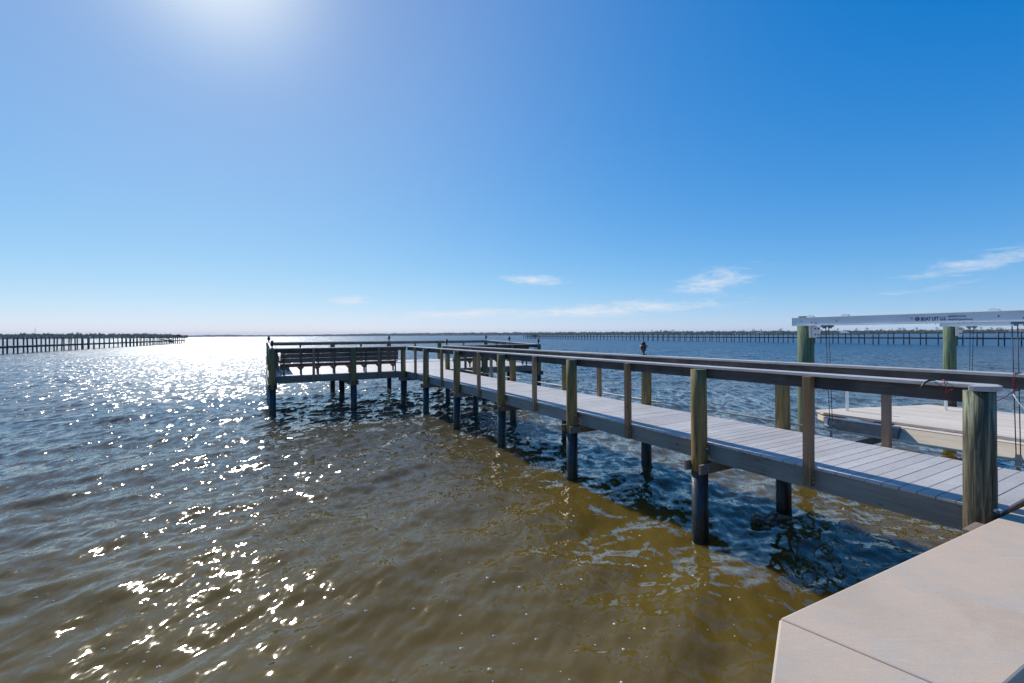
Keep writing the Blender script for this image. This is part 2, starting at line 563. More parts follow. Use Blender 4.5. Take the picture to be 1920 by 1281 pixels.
RUBBER = plain('black hook', (0.012, 0.012, 0.013), 0.4, 0, 0.5, 0.1, 20)
FARWOOD = plain('distant pier timber', (0.075, 0.075, 0.07), 0.9, 0, 0.2, 0.45, 1.5)
ROOFM = plain('pale metal roof', (0.45, 0.43, 0.42), 0.6, 0, 0.4, 0.1, 1)
HWALL = plain('house wall stucco', (0.55, 0.50, 0.44), 0.8, 0, 0.3, 0.1, 1)
HROOF2 = plain('brown shingle roof', (0.20, 0.13, 0.10), 0.8, 0, 0.3, 0.2, 1)
DARKW = plain('dark window', (0.03, 0.035, 0.045), 0.15, 0, 0.5, 0.1, 1)
SOIL = plain('gravelly soil', (0.20, 0.18, 0.15), 0.95, 0, 0.2, 0.35, 6.0, 0.6)
SANDM = plain('low shore sand and scrub', (0.16, 0.15, 0.10), 0.95, 0, 0.2, 0.4, 0.05)
FOAM = plain('foam fleck', (0.80, 0.72, 0.58), 0.6, 0, 0.4, 0.15, 30)


def foliage(name, c1, c2):
    m, nt, b = new_mat(name)
    t = tone_attr(nt)
    nt.links.new(mixcol(nt, t, c1, c2), b.inputs['Base Color'])
    b.inputs['Roughness'].default_value = 0.8
    b.inputs['Specular IOR Level'].default_value = 0.2
    return m


LEAF = foliage('mangrove leaves', (0.035, 0.055, 0.025), (0.09, 0.11, 0.05))
LEAFP = foliage('pine needles', (0.04, 0.06, 0.03), (0.10, 0.115, 0.065))
BARK = plain('grey bark', (0.11, 0.085, 0.065), 0.9, 0, 0.2, 0.3, 2)

# ------------------------------------------------------------------ water
TH = R(29.163)                       # heading of the dock: its +Y runs out over the water
u2 = np.array([-math.sin(TH), math.cos(TH)])
w2 = np.array([math.cos(TH), math.sin(TH)])


def water_mat():
    m, nt, b = new_mat('murky brackish water')
    b.inputs['IOR'].default_value = 1.41
    at = nt.nodes.new('ShaderNodeAttribute')
    at.attribute_name = 'lost_slope'
    # facets too small for the mesh: part as roughness, part as tilted normals
    al = node_math(nt, 'MULTIPLY', node_math(nt, 'MULTIPLY', at.outputs['Fac'], 0.72), node_math(nt, 'DIVIDE', node_math(nt, 'SUBTRACT', at.outputs['Fac'], 0.092), 0.055, clamp=True))
    nt.links.new(node_math(nt, 'MAXIMUM', node_math(nt, 'SQRT', al), 0.055), b.inputs['Roughness'])
    tc = nt.nodes.new('ShaderNodeTexCoord')
    big = noise(nt, obj_coord(nt, (0.10, 0.10, 0.10)), 1.0, 3, 0.5, 0.4)[0]
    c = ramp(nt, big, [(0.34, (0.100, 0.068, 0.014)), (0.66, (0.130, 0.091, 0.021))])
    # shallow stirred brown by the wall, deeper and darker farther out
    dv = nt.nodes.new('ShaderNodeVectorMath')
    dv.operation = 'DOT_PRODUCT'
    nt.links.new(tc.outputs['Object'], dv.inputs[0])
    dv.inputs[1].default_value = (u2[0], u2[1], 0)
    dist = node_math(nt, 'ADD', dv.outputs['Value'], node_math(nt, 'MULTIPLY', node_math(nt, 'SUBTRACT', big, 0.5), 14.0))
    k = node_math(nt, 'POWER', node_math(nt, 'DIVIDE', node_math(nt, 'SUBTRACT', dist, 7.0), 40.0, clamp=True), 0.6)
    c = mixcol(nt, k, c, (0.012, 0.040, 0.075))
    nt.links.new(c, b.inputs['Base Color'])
    b.subsurface_method = 'BURLEY'
    b.inputs['Subsurface Weight'].default_value = 1.0
    b.inputs['Subsurface Radius'].default_value = (1.0, 0.8, 0.45)
    b.inputs['Subsurface Scale'].default_value = 0.42
    # ripples finer than the mesh: tilt the normal directly so that far water keeps its roughness
    ca = R(50)
    v1 = obj_coord(nt, (4.5, 2.2, 3.0), (0, 0, ca))
    n1 = noise(nt, v1, 1.0, 2, 0.5, 0.3)[1]
    v2 = obj_coord(nt, (21, 12, 12), (0, 0, ca + 0.5))
    n2 = noise(nt, v2, 1.0, 1, 0.5, 0.2)[1]
    s = nt.nodes.new('ShaderNodeVectorMath')
    s.operation = 'SUBTRACT'
    nt.links.new(n1, s.inputs[0])
    s.inputs[1].default_value = (0.5, 0.5, 0.5)
    s2 = nt.nodes.new('ShaderNodeVectorMath')
    s2.operation = 'SUBTRACT'
    nt.links.new(n2, s2.inputs[0])
    s2.inputs[1].default_value = (0.5, 0.5, 0.5)
    k1 = nt.nodes.new('ShaderNodeVectorMath')
    k1.operation = 'SCALE'
    nt.links.new(s.outputs[0], k1.inputs[0])
    nt.links.new(node_math(nt, 'ADD', node_math(nt, 'MULTIPLY', at.outputs['Fac'], 11.0), 0.04), k1.inputs['Scale'])
    k2 = nt.nodes.new('ShaderNodeVectorMath')
    k2.operation = 'SCALE'
    nt.links.new(s2.outputs[0], k2.inputs[0])
    nt.links.new(node_math(nt, 'ADD', node_math(nt, 'MULTIPLY', at.outputs['Fac'], 4.0), 0.10), k2.inputs['Scale'])
    a1 = nt.nodes.new('ShaderNodeVectorMath')
    a1.operation = 'ADD'
    nt.links.new(k1.outputs[0], a1.inputs[0])
    nt.links.new(k2.outputs[0], a1.inputs[1])
    fl = nt.nodes.new('ShaderNodeVectorMath')
    fl.operation = 'MULTIPLY'
    nt.links.new(a1.outputs[0], fl.inputs[0])
    fl.inputs[1].default_value = (1, 1, 0)
    g = nt.nodes.new('ShaderNodeNewGeometry')
    a2 = nt.nodes.new('ShaderNodeVectorMath')
    a2.operation = 'ADD'
    nt.links.new(g.outputs['Normal'], a2.inputs[0])
    nt.links.new(fl.outputs[0], a2.inputs[1])
    nm = nt.nodes.new('ShaderNodeVectorMath')
    nm.operation = 'NORMALIZE'
    nt.links.new(a2.outputs[0], nm.inputs[0])
    nt.links.new(nm.outputs[0], b.inputs['Normal'])
    return m


def make_water():
    az = np.concatenate([np.radians(np.arange(-180, -65, 3.0)), np.radians(np.arange(-64, 64.01, 0.092)), np.radians(np.arange(66, 180, 3.0))])
    na = len(az)
    r = [0.6]
    while r[-1] < 14000:
        q = r[-1]
        k = 0.0050 if q < 25 else (0.0085 if q < 160 else (0.02 if q < 500 else 0.07))
        r.append(q * (1 + k) + 0.004)
    r = np.array(r)
    nr = len(r)
    dr = np.gradient(r)
    A, Rr = np.meshgrid(az, r)
    X = Rr * np.sin(A)
    Y = Rr * np.cos(A)
    DR = np.repeat(dr[:, None], na, 1)
    Z = np.zeros_like(X)
    lost = np.zeros_like(X)
    # gust patches
    gx = X + 3 * np.sin(Y * 0.11 + 1)
    gust = 0.85 + 0.2 * np.sin(gx * 0.21 + 0.9) * np.sin(Y * 0.17 + 0.4) + 0.15 * np.sin(gx * 0.47 - Y * 0.39)
    lams = np.exp(np.linspace(np.log(0.11), np.log(5.5), 80))
    nl = len(lams)
    tot = 0.132
    for i, lam in enumerate(lams):
        k = 2 * np.pi / lam
        wgt = 1.0 if lam < 0.9 else (0.9 / lam) ** 0.45
        wgt *= min(1.0, (lam / 0.22) ** 0.5)
        sl = tot * np.sqrt(2.0 / nl) * wgt * 1.25
        amp = sl / k
        d = np.radians(132) + rng.normal(0, 0.55)
        if rng.random() < 0.16:
            d = rng.uniform(0, 2 * np.pi)
        ph = rng.uniform(0, 6.283)
        arg = k * (X * np.sin(d) + Y * np.cos(d)) + ph + 0.5 * np.sin(0.23 * X * np.cos(d) - 0.21 * Y * np.sin(d) + 3 * ph)
        fade = np.clip((lam / (DR * 2.2) - 1.0) / 1.0, 0, 1)
        loc = np.where(lam < 1.2, gust, 1.0)
        s = np.sin(arg)
        Z += fade * loc * amp * (s + 0.22 * np.cos(2 * arg))
        lost += (1 - fade ** 2) * (sl * sl) / 2
    lost = np.sqrt(lost)
    verts = np.stack([X.ravel(), Y.ravel(), Z.ravel()], 1).astype(np.float32)
    ii = np.arange(nr - 1)[:, None] * na
    jj = np.arange(na)[None, :]
    j2 = (jj + 1) % na
    quads = np.stack([ii + jj, ii + na + jj, ii + na + j2, ii + j2], -1).reshape(-1, 4).astype(np.int32)
    me = bpy.data.meshes.new('water')
    me.vertices.add(len(verts))
    me.vertices.foreach_set('co', verts.ravel())
    nq = len(quads)
    me.loops.add(nq * 4)
    me.loops.foreach_set('vertex_index', quads.ravel())
    me.polygons.add(nq)
    me.polygons.foreach_set('loop_start', np.arange(0, nq * 4, 4, dtype=np.int32))
    me.polygons.foreach_set('use_smooth', np.ones(nq, dtype=bool))
    me.update(calc_edges=True)
    at = me.attributes.new('lost_slope', 'FLOAT', 'POINT')
    at.data.foreach_set('value', lost.ravel().astype(np.float32))
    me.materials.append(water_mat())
    o = bpy.data.objects.new('water', me)
    COL.objects.link(o)
    tag(o, 'choppy brown and blue bay water with sun glitter', 'water', kind='structure')
    return o


make_water()


def to_world(t, s):
    return (float(t * u2[0] + s * w2[0]), float(t * u2[1] + s * w2[1]))


# ------------------------------------------------------------------ seawall and ground
def build_seawall():
    root = empty('seawall')
    tag(root, 'pale concrete seawall with a bent cap along the water edge', 'seawall')
    A = np.array([1.455, 2.49])
    d1 = np.array([0.8915, 0.4530])
    d1 /= np.linalg.norm(d1)
    d2 = np.array([-0.323, -0.482])
    d2 /= np.linalg.norm(d2)
    B = np.array([1.967, 1.906])
    zt = 1.362
    j = (B - A) / np.linalg.norm(B - A)
    g = 0.002
    n1 = np.array([-j[1], j[0]])     # normal of the joint
    if n1 @ d1 < 0:
        n1 = -n1
    far = 16.0
    P1 = [A + n1 * g, A + d1 * far, A + d1 * far + (B - A) - d1 * ((B - A) @ d1), B + n1 * g]
    b1 = MB().prism([tuple(p) for p in P1][::-1], zt - 0.30, zt, 0.3)
    c1 = b1.build('cap', CONC, root, 0.012)
    back = 9.0
    P2 = [A - n1 * g, B - n1 * g, B + d2 * (back), A + d2 * back]
    b2 = MB().prism([tuple(p) for p in P2][::-1], zt - 0.30, zt, 0.6)
    c2 = b2.build('cap', CONC, root, 0.012)
    # wall panel set back under the cap
    n_in1 = np.array([d1[1], -d1[0]])
    off = 0.10
    W = MB()
    a1, a2 = A + n_in1 * off, A + d1 * far + n_in1 * off
    W.prism([tuple(a1), tuple(a2), tuple(a2 + n_in1 * 0.25), tuple(a1 + n_in1 * 0.25)][::-1], -1.2, zt - 0.302)
    W.build('wall_panel', WALLM, root)
    W = MB()
    n_in2 = np.array([-d2[1], d2[0]])
    if n_in2 @ (B - A) < 0:
        n_in2 = -n_in2
    a1, a2 = A + n_in2 * off - d2 * 0.02, A + d2 * back + n_in2 * off
    W.prism([tuple(a1), tuple(a2), tuple(a2 + n_in2 * 0.25), tuple(a1 + n_in2 * 0.25)], -1.2, zt - 0.304)
    W.build('wall_panel', WALLM, root)
    # ground behind
    G = MB()
    e1 = A + d1 * far
    pts = [tuple(A + j * 0.5), tuple(e1 + n_in1 * 0.5), tuple(e1 + np.array([40, -10])), (60, -60), (-20, -60), tuple(A + d2 * back + n_in2 * 0.5)]
    G.prism(pts[::-1], -1.0, 1.17)
    g_o = G.build('ground', SOIL)
    tag(g_o, 'bare soil behind the seawall cap', 'ground', kind='structure')


build_seawall()

# ------------------------------------------------------------------ the dock
dock = empty('wooden_dock', (0, 0, 0), TH)
tag(dock, 'long wooden dock with railed walkway and wide end platform over the water', 'dock')
ZD = 1.37
SL, SR = 5.592, 7.415
PT = [4.36, 7.39, 10.42, 13.45, 16.48, 19.50]
T0, T1 = 19.35, 25.4


def zp(t):
    """the end platform has settled: its outer side stands a little higher"""
    return 0.165 * min(1, max(0, (t - T0) / (T1 - T0)))


# walkway boards
mb = MB()
t = 1.385
i = 0
while t < 19.6:
    z = ZD + random.uniform(-0.0012, 0.0012)
    mb.box(SL + random.uniform(-0.006, 0.006), SR + random.uniform(-0.006, 0.006), t, t + 0.1345, z - 0.025, z)
    t += 0.1433
mb.build('walkway_deck', DECKX, dock, 0.0015)
for x0 in (SL + 0.014, SR - 0.05):
    m2 = MB()
    for a, b_ in ((1.42, 7.38), (7.384, 13.44), (13.444, 19.30)):
        m2.box(x0, x0 + 0.038, a, b_, ZD - 0.262, ZD - 0.027)
    m2.build('stringer', W_BEAM, dock, 0.003)
m2 = MB()
m2.box(6.49, 6.53, 1.42, 19.30, ZD - 0.262, ZD - 0.027)
m2.build('stringer', W_BEAM, dock)

# seawall ledger and the block beside the piling
m2 = MB()
m2.box(5.66, 7.4, 1.40, 1.438, 1.08, 1.34)
m2.build('ledger', W_BEAMX, dock)
m2 = MB()
m2.box(5.02, 5.30, 1.395, 1.46, 1.20, 1.315)
m2.build('ledger_block', W_BEAMX, dock, 0.004)

ZC = 2.455       # top of the rail cap


def piling(x, y, ztop, r=0.115, mat=PILE, sleeve_top=0.965, n=20, lean=(0, 0), sleeve=True, name='piling'):
    p = MB()
    prof = [(r * 0.99, -1.3 if not sleeve else sleeve_top - 0.03), (r, 1.2), (r, 1.6), (r * 0.985, 2.0), (r * 0.98, ztop)]
    prof = [q for q in prof if q[1] <= ztop]
    p.lathe(prof, x + lean[0] * (prof[0][1]), y + lean[1] * prof[0][1], n, wob=0.012, lean=lean)
    o = p.build(name, mat, dock)
    if sleeve:
        q = MB()
        q.lathe([(r * 1.045, -1.4), (r * 1.045, 0.0), (r * 1.045, sleeve_top)], x - lean[0] * 1.4, y - lean[1] * 1.4, n, lean=lean)
        q.build('sleeve', SLEEVE, o)
    return o


def bolts_on(parent, pts, axis, r=0.013, h=0.012):
    for p in pts:
        b = MB()
        d = Vector(axis)
        b.tube([Vector(p), Vector(p) + d * h], r, 8)
        b.build('bolt', STEEL, parent)


# walkway pilings with their pairs of cross beams
for k, t in enumerate(PT):
    zt = ZC - 0.04
    pl = piling(5.49, t, zt, 0.108, lean=(random.uniform(-0.006, 0.006), random.uniform(-0.006, 0.006)))
    pr = piling(7.53, t, zt, 0.108, lean=(random.uniform(-0.006, 0.006), random.uniform(-0.006, 0.006)))
    for side in (-1, 1):
        cb = MB()
        yy = t + side * 0.137
        cb.box(5.33 + random.uniform(-.02, .02), 7.70, yy - 0.019, yy + 0.019, 0.968, ZD - 0.265)
        o = cb.build('cross_beam', W_BEAMX, dock, 0.003)
        if side < 0:
            bolts_on(o, [(5.45, yy - 0.019, 1.02), (5.45, yy - 0.019, 1.06)], (0, -1, 0), 0.012)
    bolts_on(pl, [(5.492, t - 0.1, 1.31)], (0, -1, 0), 0.014, 0.03)

# big seawall piling (left) and its partner to the right
p0 = piling(5.51, 1.487, 2.405, 0.109, PILE_W, n=28, sleeve=False, name='end_piling')
bolts_on(p0, [(5.468, 1.388, 1.405)], (-0.35, -1, 0), 0.018, 0.016)
p0r = piling(7.53, 1.487, 2.405, 0.109, PILE_W, n=24, sleeve=False, name='end_piling')

# square rail posts at mid spans
mids = [(a + b_) / 2 for a, b_ in zip([1.50] + PT[:-1], PT)]
for k, t in enumerate(mids):
    for x0, sgn in ((SL - 0.080, -1), (SR + 0.008, 1)):
        p = MB()
        p.box(x0, x0 + 0.088, t - 0.045, t + 0.045, 1.14 + random.uniform(-.01, .02), ZC - 0.037)
        o = p.build('rail_post', W_POST, dock, 0.004)
        if sgn < 0:
            bolts_on(o, [(x0 + 0.05, t - 0.045, 1.21), (x0 + 0.05, t - 0.045, 1.255)], (0, -1, 0), 0.010, 0.014)

# rails of the walkway
def rail_y(x_board, cx0, cx1, y0, y1, zoff=lambda t: 0.0, segs=(), bd=0.135):
    """rail along the walkway: flat cap over an upright board"""
    ends = [y0] + list(segs) + [y1]
    cap = MB()
    brd = MB()
    for a, b_ in zip(ends[:-1], ends[1:]):
        za, zb = zoff(a), zoff(b_)
        for (m, xa, xb, z0, z1) in ((cap, cx0, cx1, ZC - 0.036, ZC), (brd, x_board, x_board + 0.038, ZC - 0.038 - bd, ZC - 0.038)):
            g = 0.0015
            vs = [(xa, a + g, z0 + za), (xb, a + g, z0 + za), (xb, b_ - g, z0 + zb), (xa, b_ - g, z0 + zb),
                  (xa, a + g, z1 + za), (xb, a + g, z1 + za), (xb, b_ - g, z1 + zb), (xa, b_ - g, z1 + zb)]
            m.add(vs, [(0, 3, 2, 1), (4, 5, 6, 7), (0, 1, 5, 4), (1, 2, 6, 5), (2, 3, 7, 6), (3, 0, 4, 7)])
    c = cap.build('rail_cap', CAPM, dock, 0.005)
    b2 = brd.build('rail_board', W_RAIL, dock, 0.003)
    return c, b2


def rail_x(y_board, cy0, cy1, x0, x1, z_add, segs=(), bd=0.135):
    ends = [x0] + list(segs) + [x1]
    cap = MB()
    brd = MB()
    for a, b_ in zip(ends[:-1], ends[1:]):
        cap.box(a + .0015, b_ - .0015, cy0, cy1, ZC - 0.036 + z_add, ZC + z_add)
        brd.box(a + .0015, b_ - .0015, y_board, y_board + 0.038, ZC - 0.038 - bd + z_add, ZC - 0.038 + z_add)
    cap.build('rail_cap', CAPX, dock, 0.005)
    brd.build('rail_board', W_RAILX, dock, 0.003)


rail_y(SL + 0.025, 5.565, 5.750, 1.42, 19.36, segs=(7.39, 13.45))
rail_y(SR - 0.042, 7.335, 7.530, 0.55, 19.80, segs=(4.36, 10.42, 16.48))
# rounded board end over the big piling
hc = MB()
arc = [(5.531 + 0.158 * math.cos(a), 1.487 + 0.135 * math.sin(a)) for a in np.linspace(math.pi, 2 * math.pi, 20)]
hc.prism([(5.689, 1.52), (5.373, 1.52)] + arc, ZC - 0.042, ZC + 0.003)
hc.build('rail_cap', CAPM, dock, 0.006)

# conduit along the outer right side
cp = MB()
cp.tube([(7.675, 1.4, 1.435), (7.675, 7.4, 1.43), (7.67, 13.4, 1.435), (7.67, 19.2, 1.43)], 0.015, 8)
cp.build('conduit', PVC, dock)

# ---- end platform
PSX = [0.46, 3.40, 6.35, 9.28, 12.32]


def platform_deck():
    x = 0.36
    m = MB()
    while x < 12.34:
        x1 = x + 0.1375
        for (ya, yb) in ((T0 + 0.12, 22.36), (22.364, T1 + 0.06)):
            z0, z1 = ZD + zp(ya), ZD + zp(yb)
            vs = [(x, ya, z0 - .025), (x1, ya, z0 - .025), (x1, yb, z1 - .025), (x, yb, z1 - .025),
                  (x, ya, z0), (x1, ya, z0), (x1, yb, z1), (x, yb, z1)]
            m.add(vs, [(0, 3, 2, 1), (4, 5, 6, 7), (0, 1, 5, 4), (1, 2, 6, 5), (2, 3, 7, 6), (3, 0, 4, 7)])
        x += 0.1433
    m.build('platform_deck', DECKY, dock)


platform_deck()
for (a, b_) in ((0.34, 5.58), (7.46, 12.40)):
    m2 = MB()
    m2.box(a, b_, T0 + 0.08, T0 + 0.118, ZD - 0.262, ZD - 0.004)
    m2.build('rim_joist', W_BEAMX, dock, 0.003)
m2 = MB()
m2.box(0.34, 12.40, T1 + 0.065, T1 + 0.103, ZD - 0.262 + zp(T1), ZD - 0.004 + zp(T1))
m2.build('rim_joist', W_BEAMX, dock)
for x0 in (0.318, 12.365, 4.2, 8.5):
    m2 = MB()
    x1 = x0 + 0.038
    ya, yb = T0 + 0.12, T1 + 0.06
    z0, z1 = ZD + zp(ya), ZD + zp(yb)
    h0, h1 = (-0.262, -0.004) if x0 in (0.318, 12.365) else (-0.262, -0.028)
    m2.add([(x0, ya, z0 + h0), (x1, ya, z0 + h0), (x1, yb, z1 + h0), (x0, yb, z1 + h0),
            (x0, ya, z0 + h1), (x1, ya, z0 + h1), (x1, yb, z1 + h1), (x0, yb, z1 + h1)],
           [(0, 3, 2, 1), (4, 5, 6, 7), (0, 1, 5, 4), (1, 2, 6, 5), (2, 3, 7, 6), (3, 0, 4, 7)])
    m2.build('rim_joist', W_BEAM, dock)
for iy, yy in enumerate((T0, 22.4, T1)):
    for ix, xx in enumerate(PSX):
        edge = iy in (0, 2) or ix in (0, 4)
        if iy == 0 and ix == 2:
            continue
        top = ZC - 0.04 + zp(yy) if edge else 1.08
        piling(xx, yy, top, 0.12, n=14, sleeve_top=0.90, lean=(random.uniform(-.008, .008), random.uniform(-.008, .008)))
for ix, xx in enumerate(PSX):
    for side in (-1, 1):
        cb = MB()
        x2 = xx + side * 0.142
        ya = T0 - 0.2 if ix != 2 else T0 + 0.5
        cb.box(x2 - 0.019, x2 + 0.019, ya, T1 + 0.2, 0.92, ZD - 0.266)
        cb.build('cross_beam', W_BEAM, dock)
# rails round the platform
rail_x(T0 + 0.10, T0 - 0.05, T0 + 0.145, 0.34, 5.60, 0.0, segs=(3.40,))
rail_x(T0 + 0.10, T0 - 0.05, T0 + 0.145, 7.46, 12.45, 0.0, segs=(9.28,))
rail_x(T1 - 0.14, T1 - 0.145, T1 + 0.05, 0.34, 12.45, zp(T1), segs=(3.40, 6.35, 9.28))
rail_y(0.545, 0.40, 0.60, T0 + 0.15, T1 - 0.15, zp, segs=(22.4,))
rail_y(12.20, 12.18, 12.38, T0 + 0.15, T1 - 0.15, zp, segs=(22.4,))
for xx in (1.90, 4.42):
    p = MB()
    p.box(xx - .045, xx + .045, T0 - 0.012, T0 + 0.076, 1.12, ZC - 0.037)
    p.build('rail_post', W_POST, dock)
for xx in (10.8, 8.35):
    p = MB()
    p.box(xx - .045, xx + .045, T0 - 0.012, T0 + 0.076, 1.12, ZC - 0.037)
    p.build('rail_post', W_POST, dock)
for xx in (1.87, 4.84, 7.84, 10.82):
    p = MB()
    p.box(xx - .045, xx + .045, T1 - 0.04, T1 + 0.048, 1.3, ZC - 0.037 + zp(T1))
    p.build('rail_post', W_POST, dock)
for yy in (20.9, 23.9):
    for xx in (0.42, 12.29):
        p = MB()
        p.box(xx - .045, xx + .045, yy - 0.045, yy + 0.045, 1.25, ZC - 0.037 + zp(yy))
        p.build('rail_post', W_POST, dock)

# ---- benches on the platform (local x along the bench, +y = the way the sitter faces)
def bench(name, length, legs, loc, rz, label):
    b = empty(name)
    b.parent = None
    wl = to_world(loc[1], loc[0])
    b.location = (wl[0], wl[1], loc[2])
    b.rotation_euler = (0, 0, TH + rz)
    tag(b, label, 'bench', 'built-in benches on the dock platform')
    L = length / 2
    m = MB()
    for k in range(4):
        m.box(-L, L, 0.12 + k * 0.107, 0.12 + k * 0.107 + 0.10, 0.425, 0.460)
    m.build('seat', W_BENCH, b, 0.003)
    m = MB()
    m.box(-L, L, 0.515, 0.552, 0.30, 0.423)
    m.build('seat_apron', W_BENCH, b, 0.003)
    m = MB()
    for k in range(3):
        z0 = 0.50 + k * 0.178
        y0 = 0.115 - k * 0.038
        m.add([(-L, y0 - .019, z0), (L, y0 - .019, z0), (L, y0 + .019, z0), (-L, y0 + .019, z0),
               (-L, y0 - .052, z0 + .172), (L, y0 - .052, z0 + .172), (L, y0 - .014, z0 + .172), (-L, y0 - .014, z0 + .172)],
              [(0, 3, 2, 1), (4, 5, 6, 7), (0, 1, 5, 4), (1, 2, 6, 5), (2, 3, 7, 6), (3, 0, 4, 7)])
    m.build('backrest', W_BENCH, b, 0.003)
    for k in range(legs):
        xx = -L + 0.12 + k * (length - 0.24) / (legs - 1)
        m = MB()
        m.box(xx - .03, xx + .03, 0.44, 0.50, 0.0, 0.30)
        m.box(xx - .028, xx + .028, 0.13, 0.50, 0.335, 0.423)
        for sg in (-1, 1):
            m.prism([(0, 0), (0.11 * sg, 0), (0, -0.12)][::sg], 0.455, 0.49,
                    M=Matrix.Translation((xx + 0.03 * sg, 0, 0.30)) @ Matrix.Rotation(R(90), 4, 'X') @ Matrix.Translation((0, 0, -0.945)))
        m.build('leg', W_BENCHL, b)
        m = MB()
        m.bar((xx, 0.085, 0.0), (xx, 0.085, 0.43), 0.05, 0.05)
        m.bar((xx, 0.10, 0.43), (xx, -0.02, 1.0), 0.05, 0.04)
        m.build('back_post', W_BENCHL, b)
    return b


bench('bench', 4.55, 8, (3.02, T0 + 0.20, ZD + 0.006), 0.0, 'long slatted bench along the left front rail of the platform, seen from behind')
bench('bench', 4.1, 6, (0.62, 22.75, ZD + 0.09), -R(90), 'slatted bench against the far left side rail of the platform')
bench('bench', 3.9, 6, (9.95, T0 + 0.20, ZD + 0.006), 0.0, 'slatted bench behind the right front rail of the platform, beyond the walkway')

# ---- lanterns on the piling tops
def lantern(sc=1.0):
    r = empty('dock_lantern')
    m = MB()
    m.lathe([(0.052, 0.0), (0.052, 0.012), (0.022, 0.022), (0.02, 0.06), (0.035, 0.085)], n=14)
    m.build('stem', BLACK, r)
    m = MB()
    m.box(-0.012, 0.075, -0.02, 0.02, 0.0, 0.011)
    m.box(-0.05, 0.05, -0.012, 0.012, 0.010, 0.022)
    m.build('bracket', BLACK, r)
    m = MB()
    m.lathe([(0.036, 0.085), (0.062, 0.115), (0.068, 0.15), (0.060, 0.185), (0.045, 0.196)], n=16)
    m.build('globe', LAMPG, r)
    m = MB()
    m.lathe([(0.105, 0.186), (0.110, 0.192), (0.075, 0.214), (0.046, 0.226)], n=20)
    m.build('brim', COPPER, r)
    m = MB()
    m.lathe([(0.046, 0.2262), (0.048, 0.25), (0.040, 0.28), (0.022, 0.298), (0.006, 0.303)], n=16)
    m.build('dome', BLACK, r)
    return r


L0 = lantern()
spots = [(7.46, 7.39, ZC, 1.0, 'black dock lantern with brim on the right walkway rail, nearest and largest of the lanterns'),
         (7.50, 19.55, ZC, 1.0, 'black dock lantern where the right walkway rail meets the platform'),
         (0.46, T0, ZC, 1.0, 'black dock lantern on the front left corner piling of the platform'),
         (0.46, T1, ZC + zp(T1), 1.0, 'black dock lantern on the back left corner piling of the platform'),
         (6.35, T1, ZC + zp(T1), 1.0, 'black dock lantern on the middle piling of the platform back rail'),
         (12.32, T1, ZC + zp(T1), 1.0, 'black dock lantern on the back right corner piling of the platform'),
         (12.32, 22.4, ZC + zp(22.4), 1.0, 'black dock lantern on the middle piling of the platform right side rail'),
         (12.32, T0, ZC, 0.9, 'black dock lantern on the front right corner piling of the platform')]
for k, (s_, t_, z_, sc, lab) in enumerate(spots):
    o = L0 if k == 0 else copy_tree(L0)
    p = to_world(t_, s_)
    o.location = (p[0], p[1], z_)
    o.rotation_euler = (0, 0, R(-12 + 17 * k if k else -8))
    o.scale = (sc, sc, sc)
    tag(o, lab, 'lantern', 'lanterns on the dock pilings')

# white outlet box by the front right corner
bx = MB()
bx.box(-.07, .07, -.05, .0, 0, .22)
bx.box(-.085, .085, -.065, -.051, .01, .21)
p = to_world(T0 - 0.125, 12.05)
ob = bx.build('outlet_box', WHITE, None, 0.006, (p[0], p[1], 2.06))
ob.rotation_euler = (0, 0, TH)
tag(ob, 'small white outlet box at the right corner of the dock platform', 'outlet box')

# ---- red cord with black hook on the left rail, red strap on the right rail
def rot_obj(o):
    o.rotation_euler = (0, 0, TH)
    return o


rp = empty('cord', (0, 0, 0), TH)
tag(rp, 'red bungee cord with a black hook over the near left rail', 'cord')
m = MB()
tt = 1.74
pts = [(5.70, tt + 0.06, ZC - 0.16), (5.706, tt + 0.05, ZC - 0.05), (5.70, tt + 0.04, ZC + 0.012), (5.64, tt + 0.03, ZC + 0.022), (5.56, tt - 0.01, ZC + 0.012),
       (5.485, tt - 0.03, ZC + 0.01), (5.478, tt - 0.045, ZC - 0.04), (5.49, tt - 0.04, ZC - 0.10), (5.53, tt - 0.06, ZC - 0.15), (5.55, tt - 0.09, ZC - 0.21)]
m.tube(pts, 0.004, 8)
m.tube([(5.482, tt - 0.02, ZC + 0.01), (5.47, tt + 0.0, ZC - 0.03), (5.50, tt - 0.03, ZC - 0.07), (5.53, tt - 0.07, ZC - 0.06), (5.50, tt - 0.08, ZC - 0.02)], 0.0035, 8)
m.build('cord_loop', REDR, rp)
m = MB()
m.tube([(5.60, tt + 0.075, ZC + 0.014), (5.52, tt + 0.09, ZC + 0.012), (5.484, tt + 0.11, ZC - 0.005), (5.478, tt + 0.13, ZC - 0.045), (5.487, tt + 0.155, ZC - 0.062)], 0.009, 8)
m.build('hook', RUBBER, rp)

